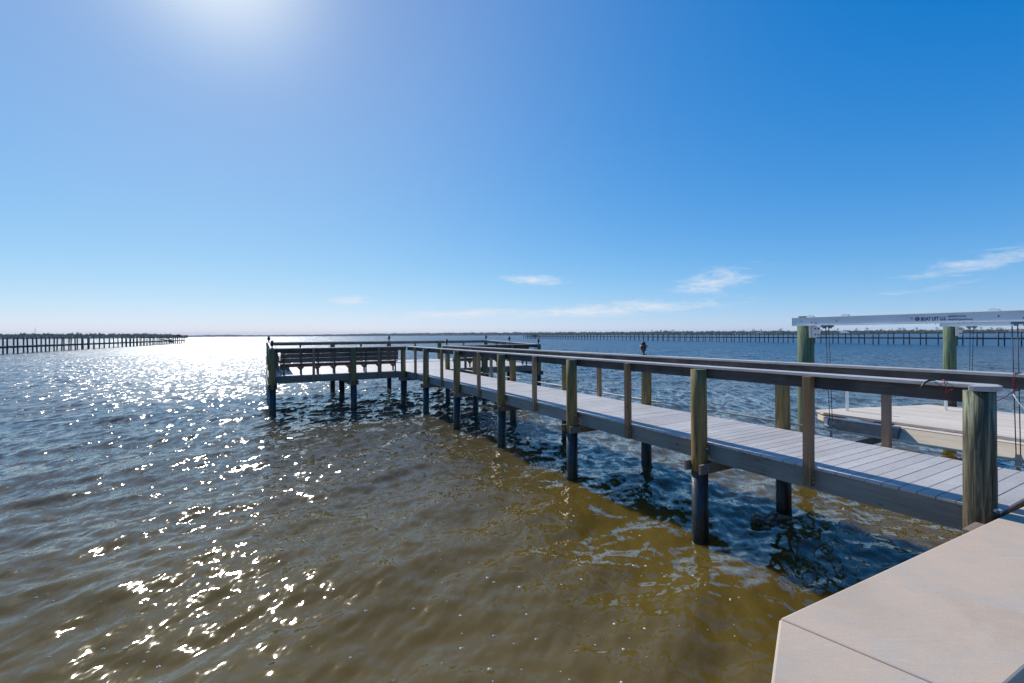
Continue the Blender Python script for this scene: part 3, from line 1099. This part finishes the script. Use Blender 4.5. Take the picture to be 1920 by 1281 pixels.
st = empty('strap', (0, 0, 0), TH)
tag(st, 'red strap tied round the right rail with its tail pulled down', 'strap')
m = MB()
for dz in (0, 0.022):
    y0 = 1.70 - dz * 0.6
    m.tube([(7.325, y0, ZC - 0.19), (7.318, y0, ZC - 0.05), (7.328, y0, ZC + 0.006), (7.45, y0, ZC + 0.008), (7.536, y0, ZC + 0.004), (7.54, y0, ZC - 0.1), (7.48, y0, ZC - 0.19), (7.325, y0, ZC - 0.19)], 0.004, 8)
m.build('wrap', REDR, st)
m = MB()
m.tube([(7.32, 1.68, ZC - 0.17), (7.31, 1.76, ZC - 0.26), (7.33, 1.86, ZC - 0.34), (7.36, 1.93, ZC - 0.36), (7.38, 1.99, ZC - 0.355)], 0.005, 8)
m.build('tail', REDR, st)
m = MB()
m.tube([(7.32, 1.71, ZC - 0.21), (7.29, 1.66, ZC - 0.30), (7.25, 1.58, ZC - 0.40), (7.22, 1.50, ZC - 0.52)], 0.004, 8)
m.build('white_line', WHITE, st)

# ------------------------------------------------------------------ boat lift
lift = empty('boat_lift', (0, 0, 0), TH)
tag(lift, 'boat lift with white aluminium beams on green pilings beside the dock', 'boat lift')
SB, SB2 = 9.50, 15.28
ZB0, ZB1 = 3.066, 3.230


def ibeam(xc, y0, y1, name='beam'):
    m = MB()
    fw = 0.072
    m.box(xc - fw, xc + fw, y0, y1, ZB0, ZB0 + 0.013, 0.5)
    m.box(xc - fw, xc + fw, y0, y1, ZB1 - 0.013, ZB1, 0.5)
    m.box(xc - fw + 0.016, xc - fw + 0.025, y0 + 0.05, y1, ZB0 + 0.0132, ZB1 - 0.0132, 0.5)
    m.box(xc + fw - 0.025, xc + fw - 0.016, y0 + 0.05, y1, ZB0 + 0.0132, ZB1 - 0.0132, 0.5)
    o = m.build(name, ALU, lift, 0.002)
    MB().box(xc - fw, xc + fw, y1 + .002, y1 + .007, ZB0, ZB1).build('end_plate', ALU, o)
    return o


beams = []
for xc, ya, yb in ((SB, 0.2, 5.27), (SB2, 0.2, 4.82)):
    bm_ = ibeam(xc, ya, yb)
    beams.append(bm_)
    # shaft clamps on top, bolt heads, cable saddles below
    for yy in ((4.96, 4.35, 2.40, 1.05) if xc == SB else (3.98, 1.87)):
        sc = MB()
        prof = [(yy + 0.064 * math.cos(a), ZB1 + 0.0015 + 0.038 * math.sin(a)) for a in np.linspace(0, math.pi, 10)]
        n = len(prof)
        vs = [(xc - 0.035, a, z) for a, z in prof] + [(xc + 0.035, a, z) for a, z in prof]
        sc.add(vs, [tuple(range(n - 1, -1, -1)), tuple(range(n, 2 * n))] + [(i, i + 1, n + i + 1, n + i) for i in range(n - 1)] + [(n - 1, 0, n, 2 * n - 1)])
        sc.build('shaft_clamp', ALU, bm_)
    xf = xc - 0.072 + 0.0155
    for yy, zz in ((5.10, .088), (4.91, .07), (4.83, .047), (4.47, .082), (3.35, .088), (2.34, .088), (2.09, .053), (1.99, .053), (1.4, .082)):
        MB().tube([(xf, yy, ZB0 + zz), (xf - 0.009, yy, ZB0 + zz)], 0.0105, 8).build('bolt', BOLT, bm_)
    for yy in (4.70, 4.61, 2.71, 2.62):
        MB().tube([(xc - 0.0722, yy, ZB0 + 0.007), (xc - 0.077, yy, ZB0 + 0.007)], 0.006, 6).build('bolt', BOLT, bm_)
    for yy in ((4.66, 2.13) if xc == SB else (4.25, 1.87)):
        sd_ = MB()
        sd_.box(xc - 0.058, xc + 0.058, yy - 0.088, yy + 0.088, ZB0 - 0.033, ZB0 - 0.001)
        sd_.box(xc - 0.052, xc + 0.052, yy - 0.06, yy - 0.035, ZB0 - 0.058, ZB0 - 0.0335)
        sd_.box(xc - 0.052, xc + 0.052, yy + 0.035, yy + 0.06, ZB0 - 0.058, ZB0 - 0.0335)
        sd_.build('cable_saddle', ALUD, bm_)
MB().box(SB - .035, SB + .035, 5.01, 5.17, ZB1 + 0.001, ZB1 + 0.026).build('winder_pad', BLACK, lift)


# lettering on the near face of the near beam
def text_mesh(body, size, mat, x, y, z, parent, name, bold=0.0, xs=1.0):
    cu = bpy.data.curves.new(name, 'FONT')
    cu.body = body
    cu.size = size
    cu.extrude = 0.0006
    cu.offset = bold
    o = bpy.data.objects.new(name, cu)
    COL.objects.link(o)
    dg = bpy.context.evaluated_depsgraph_get()
    me = bpy.data.meshes.new_from_object(o.evaluated_get(dg))
    bpy.data.objects.remove(o)
    bpy.data.curves.remove(cu)
    # text x -> -Y of the dock frame, text y -> up, facing -X
    for v in me.vertices:
        a, b_, c_ = v.co
        v.co = (x - c_, y - a * xs, z + b_)
    me.materials.clear()
    me.materials.append(mat)
    q = bpy.data.objects.new(name, me)
    COL.objects.link(q)
    q.parent = parent
    return q


xf = SB - 0.072 + 0.0148
text_mesh('BOAT LIFT U.S.', 0.080, NAVY, xf, 3.232, ZB0 + 0.047, beams[0], 'lettering', 0.0022, 0.59)
text_mesh('1-888-828-8679 (toll free)', 0.039, GREYT, xf, 2.905, ZB0 + 0.091, beams[0], 'small_print', 0.0006, 0.52)
text_mesh('1-888-828-8778 (parts and service)', 0.039, GREYT, xf, 2.905, ZB0 + 0.042, beams[0], 'small_print', 0.0006, 0.52)
em = MB()
yc, zc, rr = 3.278, ZB0 + 0.077, 0.035
star = [(rr * (1.0 if k % 2 == 0 else 0.78) * math.cos(math.pi * k / 8), rr * (1.0 if k % 2 == 0 else 0.78) * math.sin(math.pi * k / 8)) for k in range(16)]
nstar = len(star)
em.add([(xf, yc + a, zc + b_) for a, b_ in star] + [(xf - 0.001, yc + a, zc + b_) for a, b_ in star],
       [tuple(range(nstar)), tuple(range(2 * nstar - 1, nstar - 1, -1))] + [(i, (i + 1) % nstar, nstar + (i + 1) % nstar, nstar + i) for i in range(nstar)])
em.build('emblem', NAVY, beams[0])
em = MB()
for k in range(5):
    a = 2 * math.pi * k / 5 + 0.3
    y0, z0 = yc + 0.014 * math.cos(a), zc + 0.014 * math.sin(a)
    em.box(xf - 0.0022, xf - 0.0012, y0 - 0.004, y0 + 0.004, z0 - 0.0035, z0 + 0.0035)
em.box(xf - 0.0022, xf - 0.0012, yc - 0.0045, yc + 0.0045, zc - 0.0045, zc + 0.0045)
em.build('emblem_spots', WHITE, beams[0])


def lift_pile(xx, yy, r):
    p = MB()
    p.lathe([(r * 1.05, -1.3), (r * 1.03, 0.4), (r * 1.01, 1.3), (r, 2.2), (r * 0.98, ZB0 - 0.002)], xx, yy, 22, wob=0.010)
    return p.build('piling', PILE_G, lift)


for xx, yy, r_ in ((SB + 0.035, 5.07, 0.145), (SB2, 4.66, 0.127), (SB + 0.035, 0.75, 0.145), (SB2, 0.75, 0.127)):
    lift_pile(xx, yy, r_)
for (xx, yy) in ((SB, 5.07), (SB2, 4.66)):
    m = MB()
    m.box(xx - 0.13, xx + 0.13, yy - 0.162, yy - 0.148, ZB0 - 0.234, ZB0 - 0.0018)
    m.box(xx - 0.07, xx + 0.222, yy - 0.179, yy - 0.163, ZB0 - 0.222, ZB0 - 0.014)
    m.box(xx + 0.208, xx + 0.222, yy - 0.162, yy + 0.117, ZB0 - 0.222, ZB0 - 0.014)
    o = m.build('pile_bracket', ALU, lift, 0.002)
    for dz in (0.06, 0.175):
        for dx in (0.023, 0.14):
            MB().tube([(xx + dx, yy - 0.178, ZB0 - dz), (xx + dx, yy - 0.195, ZB0 - dz)], 0.014, 8).build('bolt', BOLT, o)
# cables and their pulley blocks
ZL = 1.025
for xc, yy, zb in ((SB, 4.66, 1.14), (SB, 2.19, 1.05), (SB2, 4.25, 1.07), (SB2, 1.87, 1.07)):
    x2 = xc + (0.12 if xc == SB else -0.12)
    for d in (-0.028, 0.028):
        m = MB()
        m.tube([(xc, yy + d, ZB0 - 0.053), (x2, yy + d * 0.8, zb + 0.08)], 0.0062, 6)
        m.build('cable', CABLE, lift)
    m = MB()
    m.tube([(x2 - 0.012, yy, zb + 0.035), (x2 + 0.012, yy, zb + 0.035)], 0.048, 14)
    m.box(x2 - 0.022, x2 - 0.014, yy - 0.030, yy + 0.030, zb - 0.06, zb + 0.09)
    m.box(x2 + 0.014, x2 + 0.022, yy - 0.030, yy + 0.030, zb - 0.06, zb + 0.09)
    m.box(x2 - 0.09, x2 + 0.09, yy - 0.05, yy + 0.05, zb - 0.075, zb - 0.062)
    m.box(x2 - 0.010, x2 + 0.010, yy - 0.02, yy + 0.02, 0.70, zb - 0.077)
    m.build('pulley_block', STEEL, lift)
# cradle: cross beams on which the platform rests
for yy in (4.66, 2.19):
    m = MB()
    m.box(SB + 0.02, SB2 - 0.02, yy - 0.06, yy + 0.06, 0.60, 0.755)
    m.build('cradle_beam', ALUD, lift, 0.004)
for xx, yy in ((11.2, 2.98), (14.3, 2.8)):
    m = MB()
    m.lathe([(0.17, -1.2), (0.17, 0.4), (0.17, 0.74)], xx, yy, 16)
    m.build('support_pile', SLEEVE, lift)

# bleached wooden platform lying on the cradle
lp = empty('lift_platform', (0, 0, 0), TH)
tag(lp, 'bleached plank platform resting in the boat lift cradle', 'platform')
BOXF = [(0, 3, 2, 1), (4, 5, 6, 7), (0, 1, 5, 4), (1, 2, 6, 5), (2, 3, 7, 6), (3, 0, 4, 7)]


def y_far(x):
    # skewed outer end
    if x < 11.64:
        return 5.48 + (x - 11.26) * (5.97 - 5.48) / (11.64 - 11.26)
    return 5.97 + (x - 11.64) * (4.94 - 5.97) / (15.02 - 11.64)


m = MB()
ZLP = ZL + 0.058  # planks raised so their dark riser stands in for a cast shadow strip
x = 11.42
for k, wd in enumerate((0.22, 0.28, 0.34, 0.33, 0.34, 0.33, 0.34, 0.33, 0.34, 0.33, 0.34, 0.24)):
    xa, xb = x, min(14.98, x + wd - 0.012)
    zt = ZLP + random.uniform(-0.006, 0.006)
    m.add([(xa, 0.3, zt - .05), (xb, 0.3, zt - .05), (xb, y_far(xb), zt - .05), (xa, y_far(xa), zt - .05),
           (xa, 0.3, zt), (xb, 0.3, zt), (xb, y_far(xb), zt), (xa, y_far(xa), zt)], BOXF)
    x += wd
m.build('planks', W_LIFT, lp, 0.004)
m = MB()
m.add([(11.05, 0.3, 0.79), (11.085, 0.3, 0.772), (11.085, 4.15, 0.772), (11.05, 4.15, 0.79),
       (11.215, 0.3, ZL - 0.014), (11.25, 0.3, ZL - 0.014), (11.25, 4.15, ZL - 0.014), (11.215, 4.15, ZL - 0.014)], BOXF)
m.build('fascia', W_LIFTF, lp, 0.004)  # foot leaned outward, shaped so the side face catches sunlight
m = MB()
m.box(11.22, 11.416, 0.3, 4.33, ZL - 0.012, ZL + 0.004)
m.build('added_step_board', W_LIFT, lp, 0.004)  # added lower board, makes the step whose riser imitates the shadow strip
m = MB()
m.box(11.03, 11.205, 4.155, 5.50, 0.765, ZL + 0.02)
o = m.build('end_bunk', ALUD, lp, 0.006)
m = MB()
m.box(11.010, 11.028, 5.41, 5.48, 0.74, ZL - 0.012)
m.box(10.98, 11.0095, 5.34, 5.48, 0.85, 0.88)
m.build('bunk_clip', WHITE, o)
m = MB()
m.box(11.26, 14.95, 4.7, 4.77, 0.78, ZL - 0.02)
m.box(11.26, 14.95, 2.3, 2.37, 0.78, ZL - 0.02)
m.bar((11.30, 5.47, 0.93), (11.66, 5.92, 0.93), 0.04, 0.12)
m.bar((11.68, 5.91, 0.93), (14.96, 4.92, 0.93), 0.04, 0.12)
m.build('joists', W_LIFTF, lp)
for xx, yy, h in ((12.11, 5.52, 0.75), (14.16, 4.39, 0.58), (14.68, 4.04, 0.50)):
    m = MB()
    m.box(xx - .026, xx + .026, yy - .024, yy + .024, ZLP + 0.008, ZL + h)
    m.box(xx - .031, xx + .031, yy - .029, yy + .029, ZL + h + 0.0005, ZL + h + 0.014)
    m.build('guide_post', ALU, lp, 0.004)

# ------------------------------------------------------------------ oyster rocks awash under the walkway
def rocks():
    rs = np.random.default_rng(4)
    m = MB()
    for k in range(34):
        t_ = 4.05 + rs.normal(0, 0.22)
        s_ = 7.15 + rs.normal(0, 0.30)
        r_ = rs.uniform(0.05, 0.13)
        c = (s_, t_, -0.035 + rs.uniform(-0.03, 0.03))
        n1, n2 = 8, 5
        vs = [(c[0], c[1], c[2] + r_ * 0.55)]
        for i in range(1, n2):
            a = math.pi * i / n2
            for j in range(n1):
                b_ = 2 * math.pi * j / n1
                q = r_ * rs.uniform(0.75, 1.2)
                vs.append((c[0] + q * math.sin(a) * math.cos(b_), c[1] + q * math.sin(a) * math.sin(b_), c[2] + 0.55 * q * math.cos(a)))
        vs.append((c[0], c[1], c[2] - r_ * 0.55))
        fs = [(0, 1 + j, 1 + (j + 1) % n1) for j in range(n1)]
        for i in range(n2 - 2):
            fs += [(1 + i * n1 + j, 1 + (i + 1) * n1 + j, 1 + (i + 1) * n1 + (j + 1) % n1, 1 + i * n1 + (j + 1) % n1) for j in range(n1)]
        o_ = 1 + (n2 - 2) * n1
        fs += [(len(vs) - 1, o_ + (j + 1) % n1, o_ + j) for j in range(n1)]
        m.add(vs, fs)
    mt, nt, b = new_mat('oyster crusted rock')
    n = noise(nt, obj_coord(nt, (24, 24, 24)), 1.0, 5, 0.7)[0]
    nt.links.new(ramp(nt, n, [(0.38, (0.035, 0.024, 0.010)), (0.58, (0.12, 0.085, 0.035)), (0.72, (0.30, 0.25, 0.18))]), b.inputs['Base Color'])
    b.inputs['Roughness'].default_value = 0.35
    bump(nt, n, b, 0.8, 0.02)
    o = m.build('oyster_rocks', mt, None)
    o.rotation_euler = (0, 0, TH)
    tag(o, 'brown oyster crusted rocks awash beneath the walkway', 'rocks', kind='stuff')


rocks()

# ------------------------------------------------------------------ far piers
def far_pier(name, label, start, end, bays, width, deck_z, tops, rail=None, jitter=0.0, parts_max=100, seg_hi=None):
    root = empty(name, (start[0], start[1], 0), math.atan2(end[1] - start[1], end[0] - start[0]))
    tag(root, label, 'pier')
    L = math.hypot(end[0] - start[0], end[1] - start[1])
    step = L / bays
    m = MB()
    m.box(0, L, -width / 2, width / 2, deck_z - 0.12, deck_z)
    m.build('deck', FARWOOD, root)
    for sg in (-1, 1):
        m = MB()
        m.box(0, L, sg * (width / 2 - 0.1) - .05, sg * (width / 2 - 0.1) + .05, deck_z - 0.36, deck_z - 0.122)
        m.build('stringer', FARWOOD, root)
    n = 0
    rest = MB()
    for k in range(bays + 1):
        xx = k * step
        for sg in (-1, 1):
            top = tops(k / bays) + random.uniform(-.06, .06)
            r_ = 0.125
            lean = (random.gauss(0, jitter), random.gauss(0, jitter))
            tgt = MB() if n < parts_max else rest
            tgt.lathe([(r_, -1.0), (r_, deck_z), (r_ * 0.95, top)], xx - lean[0], sg * (width / 2 + 0.12), 8, lean=lean)
            if n < parts_max:
                tgt.build('piling', FARWOOD, root)
            n += 1
    if n > parts_max:
        o = rest.build('far_pilings', FARWOOD, root)
        o['kind'] = 'stuff'
    if rail:
        for (a, b_, z) in rail:
            for sg in (-1, 1):
                m = MB()
                m.box(a * L, b_ * L, sg * width / 2 - .06, sg * width / 2 + .06, z - 0.13, z)
                m.build('rail', FARWOOD, root)
    return root, L


lpier, LL = far_pier('pier', 'dark storm-worn pier on bare pilings at far left', (-84.3, 69.6), (-142, 196), 43, 1.7, 1.42,
                     lambda f: 2.75 + 0.15 * math.sin(f * 9), jitter=0.018)
m = MB()
for k in range(5):
    m.bar((LL * random.uniform(.72, .93), random.uniform(-1, 1), random.uniform(.2, 1.2)),
          (LL * random.uniform(.72, .93), random.uniform(-1, 1), random.uniform(1.6, 3.0)), 0.2, 0.2)
m.build('fallen_braces', FARWOOD, lpier)
m = MB()
m.prism([(-1.6, 0), (1.6, 0), (0, 0.9)], LL - 7.5, LL - 4.0, M=Matrix(((0, 0, 1, 0), (1, 0, 0, 0), (0, 1, 0, 3.0), (0, 0, 0, 1))))
m.build('roof', FARWOOD, lpier)

rpier, LR = far_pier('pier', 'very long grey pier on paired pilings along the right horizon', (121, 51), (13, 346), 90, 2.0, 1.75,
                     lambda f: 2.98 + (0.12 if int(f * 90) % 2 else 0), rail=[(0.0, 0.10, 2.45), (0.10, 0.245, 2.95), (0.245, 1.0, 2.5)], jitter=0.006)
m = MB()
m.box(LR - 9, LR, -5, 5, 1.55, 1.80)
for a in (-4.6, -1.6, 1.6, 4.6):
    for b_ in (LR - 8.5, LR - 4.5, LR - .5):
        m.lathe([(0.16, -1), (0.16, 2.9)], b_, a, 7)
m.box(LR - 7.5, LR - 3, -3.4, -1.0, 1.8, 2.9)
m.build('end_deck', FARWOOD, rpier)

# ------------------------------------------------------------------ far shores
def azd(px):
    """bearing of a column of the photograph"""
    return math.atan((px - 960) / 853.3)


def at_bearing(px, Z):
    return ((px - 960) / 853.3 * Z, Z)


def land_strip(path, depth, h):
    m = MB()
    for (p0, z0), (p1, z1) in zip(path[:-1], path[1:]):
        a, b_ = at_bearing(p0, z0), at_bearing(p1, z1)
        f0, f1 = 1 + depth / z0, 1 + depth / z1
        c_, d_ = (b_[0] * f1, b_[1] * f1), (a[0] * f0, a[1] * f0)
        q = lambda p, z, s=1.0: (p[0] * s, p[1] * s, z)
        vs = [q(a, -0.6), q(b_, -0.6), q(b_, h, 1.012), q(a, h, 1.012), q(c_, h), q(d_, h)]
        m.add(vs, [(0, 1, 2, 3), (3, 2, 4, 5)])
    return m


def tree_band(path, dens, size, depth, rough_h):
    """mangrove wood that reads as one mass: many small leaf faces with an uneven top"""
    vs, fs, tn = [], [], []
    for (p0, z0, h0), (p1, z1, h1) in zip(path[:-1], path[1:]):
        a, b_ = np.array(at_bearing(p0, z0)), np.array(at_bearing(p1, z1))
        L = np.linalg.norm(b_ - a)
        n = int(L * dens)
        for _ in range(n):
            f = rng.random()
            p = a + (b_ - a) * f
            k = 1 + rng.random() * depth / np.linalg.norm(p)
            along = (p0 + (p1 - p0) * f)
            q = along * 1.7 + z0 * 0.01
            prof = 0.80 + 0.10 * math.sin(q * 0.13) * math.sin(q * 0.047 + 1) + 0.09 * math.sin(q * 0.61 + 2 * math.sin(q * 0.19)) + 0.05 * math.sin(q * 1.93 + 3 * math.sin(q * 0.37)) + rough_h * rng.random() ** 4
            hh = (h0 + (h1 - h0) * f) * prof
            z = hh * (1 - rng.random() ** 1.6 * 0.95) + 0.4
            s = size * rng.uniform(0.5, 1.2)
            c = np.array([p[0] * k, p[1] * k, z])
            d1 = rng.normal(size=3)
            d1 /= np.linalg.norm(d1)
            d2 = np.cross(d1, rng.normal(size=3))
            d2 /= np.linalg.norm(d2)
            o = len(vs)
            vs += [tuple(c - d1 * s - d2 * s * .6), tuple(c + d1 * s - d2 * s * .7), tuple(c + d1 * s * .8 + d2 * s * .7), tuple(c - d1 * s * .7 + d2 * s * .6)]
            fs.append((o, o + 1, o + 2, o + 3))
            tn.append(rng.random())
    m = MB()
    m.v, m.f, m.t, m.sm = vs, fs, tn, [False] * len(fs)
    return m


LEFT = [(-700, 620), (-250, 700), (0, 800), (200, 860), (345, 1000)]
MIDL = [(330, 2900), (520, 3000), (700, 2700), (860, 2300), (1000, 1900)]
RIGHT = [(985, 1750), (1150, 1350), (1350, 1050), (1600, 900), (1950, 820), (2500, 700)]
for nm, path in (('land', LEFT), ('land', MIDL), ('land', RIGHT)):
    o = land_strip(path, 160, 0.5).build(nm, SANDM)
    tag(o, None, None, kind='structure')
B1 = tree_band([(-700, 630, 8), (-250, 710, 8), (0, 808, 8.6), (60, 820, 9.6), (200, 868, 8.8), (290, 940, 8.6), (352, 1010, 5)], 26, 1.3, 40, 0.22)
o = B1.build('mangrove_wood', LEAF)
tag(o, 'dark mangrove wood on the far left shore', 'woods', kind='stuff')
B2 = tree_band([(325, 2910, 8), (420, 2960, 12), (470, 2960, 8), (520, 3010, 9), (640, 2850, 11), (700, 2710, 14), (860, 2310, 14), (1000, 1910, 12)], 7.0, 2.6, 80, 0.25)
o = B2.build('mangrove_wood', LEAF)
tag(o, 'low thin line of trees on the horizon behind the dock platform', 'woods', kind='stuff')
B3 = tree_band([(985, 1760, 11), (1150, 1360, 9), (1250, 1200, 9), (1350, 1060, 8), (1600, 908, 7), (1950, 828, 7), (2500, 706, 7)], 20, 1.3, 60, 0.3)
o = B3.build('mangrove_wood', LEAFP)
tag(o, 'low scrubby wood on the far right shore behind the long pier', 'woods', kind='stuff')


def tree(h, seed, airy=0.5):
    """casuarina: tapered trunk with limbs, ragged crown of small leaf faces"""
    rs = np.random.default_rng(seed)
    root = empty('tree')
    m = MB()
    m.lathe([(h * .022, -0.3), (h * .018, h * .35), (h * .010, h * .7), (h * .003, h * .95)], 0, 0, 7, lean=(rs.normal(0, .03), 0))
    limbs = []
    for k in range(9):
        a = rs.uniform(0, 6.28)
        z = h * rs.uniform(.3, .85)
        ln = h * rs.uniform(.12, .26) * (1.15 - z / h)
        e = (ln * math.cos(a) * 1.6, ln * math.sin(a) * 1.6, z + ln * rs.uniform(.3, .9))
        m.tube([(0, 0, z), tuple(0.5 * q for q in (e[0], e[1], 0)) [:2] + ((z + e[2]) / 2 + .1,), e], h * .006, 5)
        limbs.append(e)
    m.build('trunk', BARK, root)
    c = MB()
    for e in limbs + [(0, 0, h * .92), (0, 0, h * .75)]:
        for k in range(20):
            p = np.array(e) + rs.normal(0, h * .055, 3) * np.array([1.2, 1.2, .9])
            s = h * rs.uniform(.010, .030)
            d1 = rs.normal(size=3)
            d1 /= np.linalg.norm(d1)
            d2 = np.cross(d1, rs.normal(size=3))
            d2 /= np.linalg.norm(d2)
            c.add([tuple(p - d1 * s - d2 * s * .5), tuple(p + d1 * s - d2 * s * .6), tuple(p + d1 * s * .7 + d2 * s * .6), tuple(p - d1 * s * .8 + d2 * s * .5)], [(0, 1, 2, 3)], float(rs.random()))
    c.build('crown', LEAFP, root)
    return root


protos = [tree(12, 5), tree(12, 9), tree(12, 14), tree(12, 21)]
tspots = []
for px in (1222, 1232, 1239, 1245, 1250, 1257, 1262):
    tspots.append((px, 1150, random.uniform(0.95, 1.25), 0))
for px in (1066, 1071, 1048, 1024):
    tspots.append((px, 1500, random.uniform(0.85, 1.15), 1))
for px in (1395, 1412, 1430, 1448, 1462, 1478, 1540, 1556, 1571, 1590, 1606, 1628, 1641, 1655, 1672, 1686, 1694, 1703, 1711, 1716, 1735, 1748, 1760, 1806, 1815, 1829, 1843, 1857, 1868, 1876, 1884, 1899, 1911, 1925, 1940):
    tspots.append((px + random.uniform(-3, 3), 840 + random.uniform(-20, 60), random.uniform(0.62, 1.1), 2))
labs = ['tall ragged casuarina standing in the clump above the long pier on the right shore',
        'casuarina leaning above the far shore near the outer end of the long pier',
        'ragged tree standing above the scrub on the right shore']
grps = ['casuarinas in the clump on the right shore', 'trees near the far end of the long pier', 'trees along the right shore']
for k, (px, Z, sc, g) in enumerate(tspots):
    o = protos[k] if k < 4 else copy_tree(protos[k % 4])
    p = at_bearing(px, Z)
    o.location = (p[0], p[1], 0.4)
    o.scale = (sc * random.uniform(.85, 1.2), sc * random.uniform(.85, 1.2), sc)
    o.rotation_euler = (0, 0, random.uniform(0, 6.28))
    tag(o, labs[g], 'tree', grps[g])


def house(px, Z, w, d, h, roofm, label):
    p = at_bearing(px, Z)
    r = empty('house', (p[0], p[1], 0.5), -azd(px))
    tag(r, label, 'house')
    m = MB()
    m.box(-w / 2, w / 2, -d / 2, d / 2, 0, h)
    m.build('wall', HWALL, r)
    m = MB()
    e = 0.6
    vs = [(-w / 2 - e, -d / 2 - e, h + .01), (w / 2 + e, -d / 2 - e, h + .01), (w / 2 + e, d / 2 + e, h + .01), (-w / 2 - e, d / 2 + e, h + .01),
          (-w / 2 + d / 2, 0, h + d * .28), (w / 2 - d / 2, 0, h + d * .28)]
    m.add(vs, [(0, 3, 2, 1), (0, 1, 5, 4), (1, 2, 5), (2, 3, 4, 5), (3, 0, 4)])
    m.build('roof', roofm, r)
    for k in range(4):
        m = MB()
        xx = -w / 2 + w * (k + .5) / 4
        m.box(xx - 0.8, xx + 0.8, -d / 2 - 0.05, -d / 2 - 0.003, 0.9, 2.3)
        m.build('window', DARKW, r)


house(1423, 1000, 18, 10, 3.0, HROOF2, 'low house with a brown hip roof among trees on the right shore')
house(1583, 880, 16, 9, 3.0, ROOFM, 'low house with a pale hip roof on the right shore by the far lift piling')
house(1906, 800, 20, 10, 3.4, HROOF2, 'wide low house on the right shore at the right edge of the photo')

# radio mast above the left wood
p = at_bearing(66, 1200)
ms = empty('radio_mast', (p[0], p[1], 0))
tag(ms, 'thin radio mast above the far left wood', 'mast')
m = MB()
for k in range(3):
    a = 2.094 * k
    m.tube([(1.1 * math.cos(a), 1.1 * math.sin(a), 0), (0.35 * math.cos(a), 0.35 * math.sin(a), 27)], 0.14, 5)
for k in range(13):
    z = 2 * k + 1
    r_ = 1.1 - 0.75 * z / 27
    m.tube([(r_ * math.cos(2.094 * q), r_ * math.sin(2.094 * q), z + q * .6) for q in (0, 1, 2, 3)], 0.07, 4)
m.build('lattice', STEEL, ms)
m = MB()
m.tube([(0, 0, 26.5), (0, 0, 31)], 0.16, 6)
m.build('antenna', STEEL, ms)

# ------------------------------------------------------------------ foam flecks on the near water
fl = MB()
cnt = 0
while cnt < 520:
    Zd = 2.3 + 9 * random.random() ** 1.6
    Xd = random.uniform(-1.1, 1.0) * Zd
    if Xd > 0.50 * Zd and Zd < 7.5:
        continue
    r_ = random.choice((0.006, 0.007, 0.009, 0.011, 0.014, 0.019)) * (0.8 + Zd * 0.05)
    n = 7
    a0 = random.random() * 6
    e = random.uniform(0.5, 1.0)
    ring = [(Xd + r_ * math.cos(a0 + 6.283 * k / n), Zd + e * r_ * math.sin(a0 + 6.283 * k / n)) for k in range(n)]
    fl.add([(a, b_, 0.0) for a, b_ in ring] + [(Xd, Zd, r_ * 0.6)], [(k, (k + 1) % n, n) for k in range(n)])
    cnt += 1
wobj = bpy.data.objects['water']
# settle each fleck on the water surface
from mathutils.bvhtree import BVHTree
dg = bpy.context.evaluated_depsgraph_get()
bvh = BVHTree.FromObject(wobj, dg)
for k in range(0, len(fl.v), 8):
    c = fl.v[k + 7]
    hit = bvh.ray_cast(Vector((c[0], c[1], 2.0)), Vector((0, 0, -1)))
    if hit[0] is not None:
        dz = hit[0].z + 0.001
        for q in range(8):
            a = fl.v[k + q]
            fl.v[k + q] = (a[0], a[1], a[2] + dz)
o = fl.build('foam_flecks', FOAM)
tag(o, 'tiny pale foam flecks drifting on the near brown water', 'foam', kind='stuff')

# ------------------------------------------------------------------ sea air
hz = MB()
hz.box(-3600, 3600, -300, 5200, -2.5, 36.0)
hm = bpy.data.materials.new('sea air')
hm.use_nodes = True
hn = hm.node_tree
for n_ in list(hn.nodes):
    if n_.type == 'BSDF_PRINCIPLED':
        hn.nodes.remove(n_)
pv = hn.nodes.new('ShaderNodeVolumePrincipled')
pv.inputs['Color'].default_value = (0.68, 0.86, 1.0, 1)
pv.inputs['Density'].default_value = 0.00013
hn.links.new(pv.outputs[0], [n_ for n_ in hn.nodes if n_.type == 'OUTPUT_MATERIAL'][0].inputs['Volume'])
ho = hz.build('haze', hm)
tag(ho, 'thin pale sea air between the dock and the far shores', 'haze', kind='stuff')
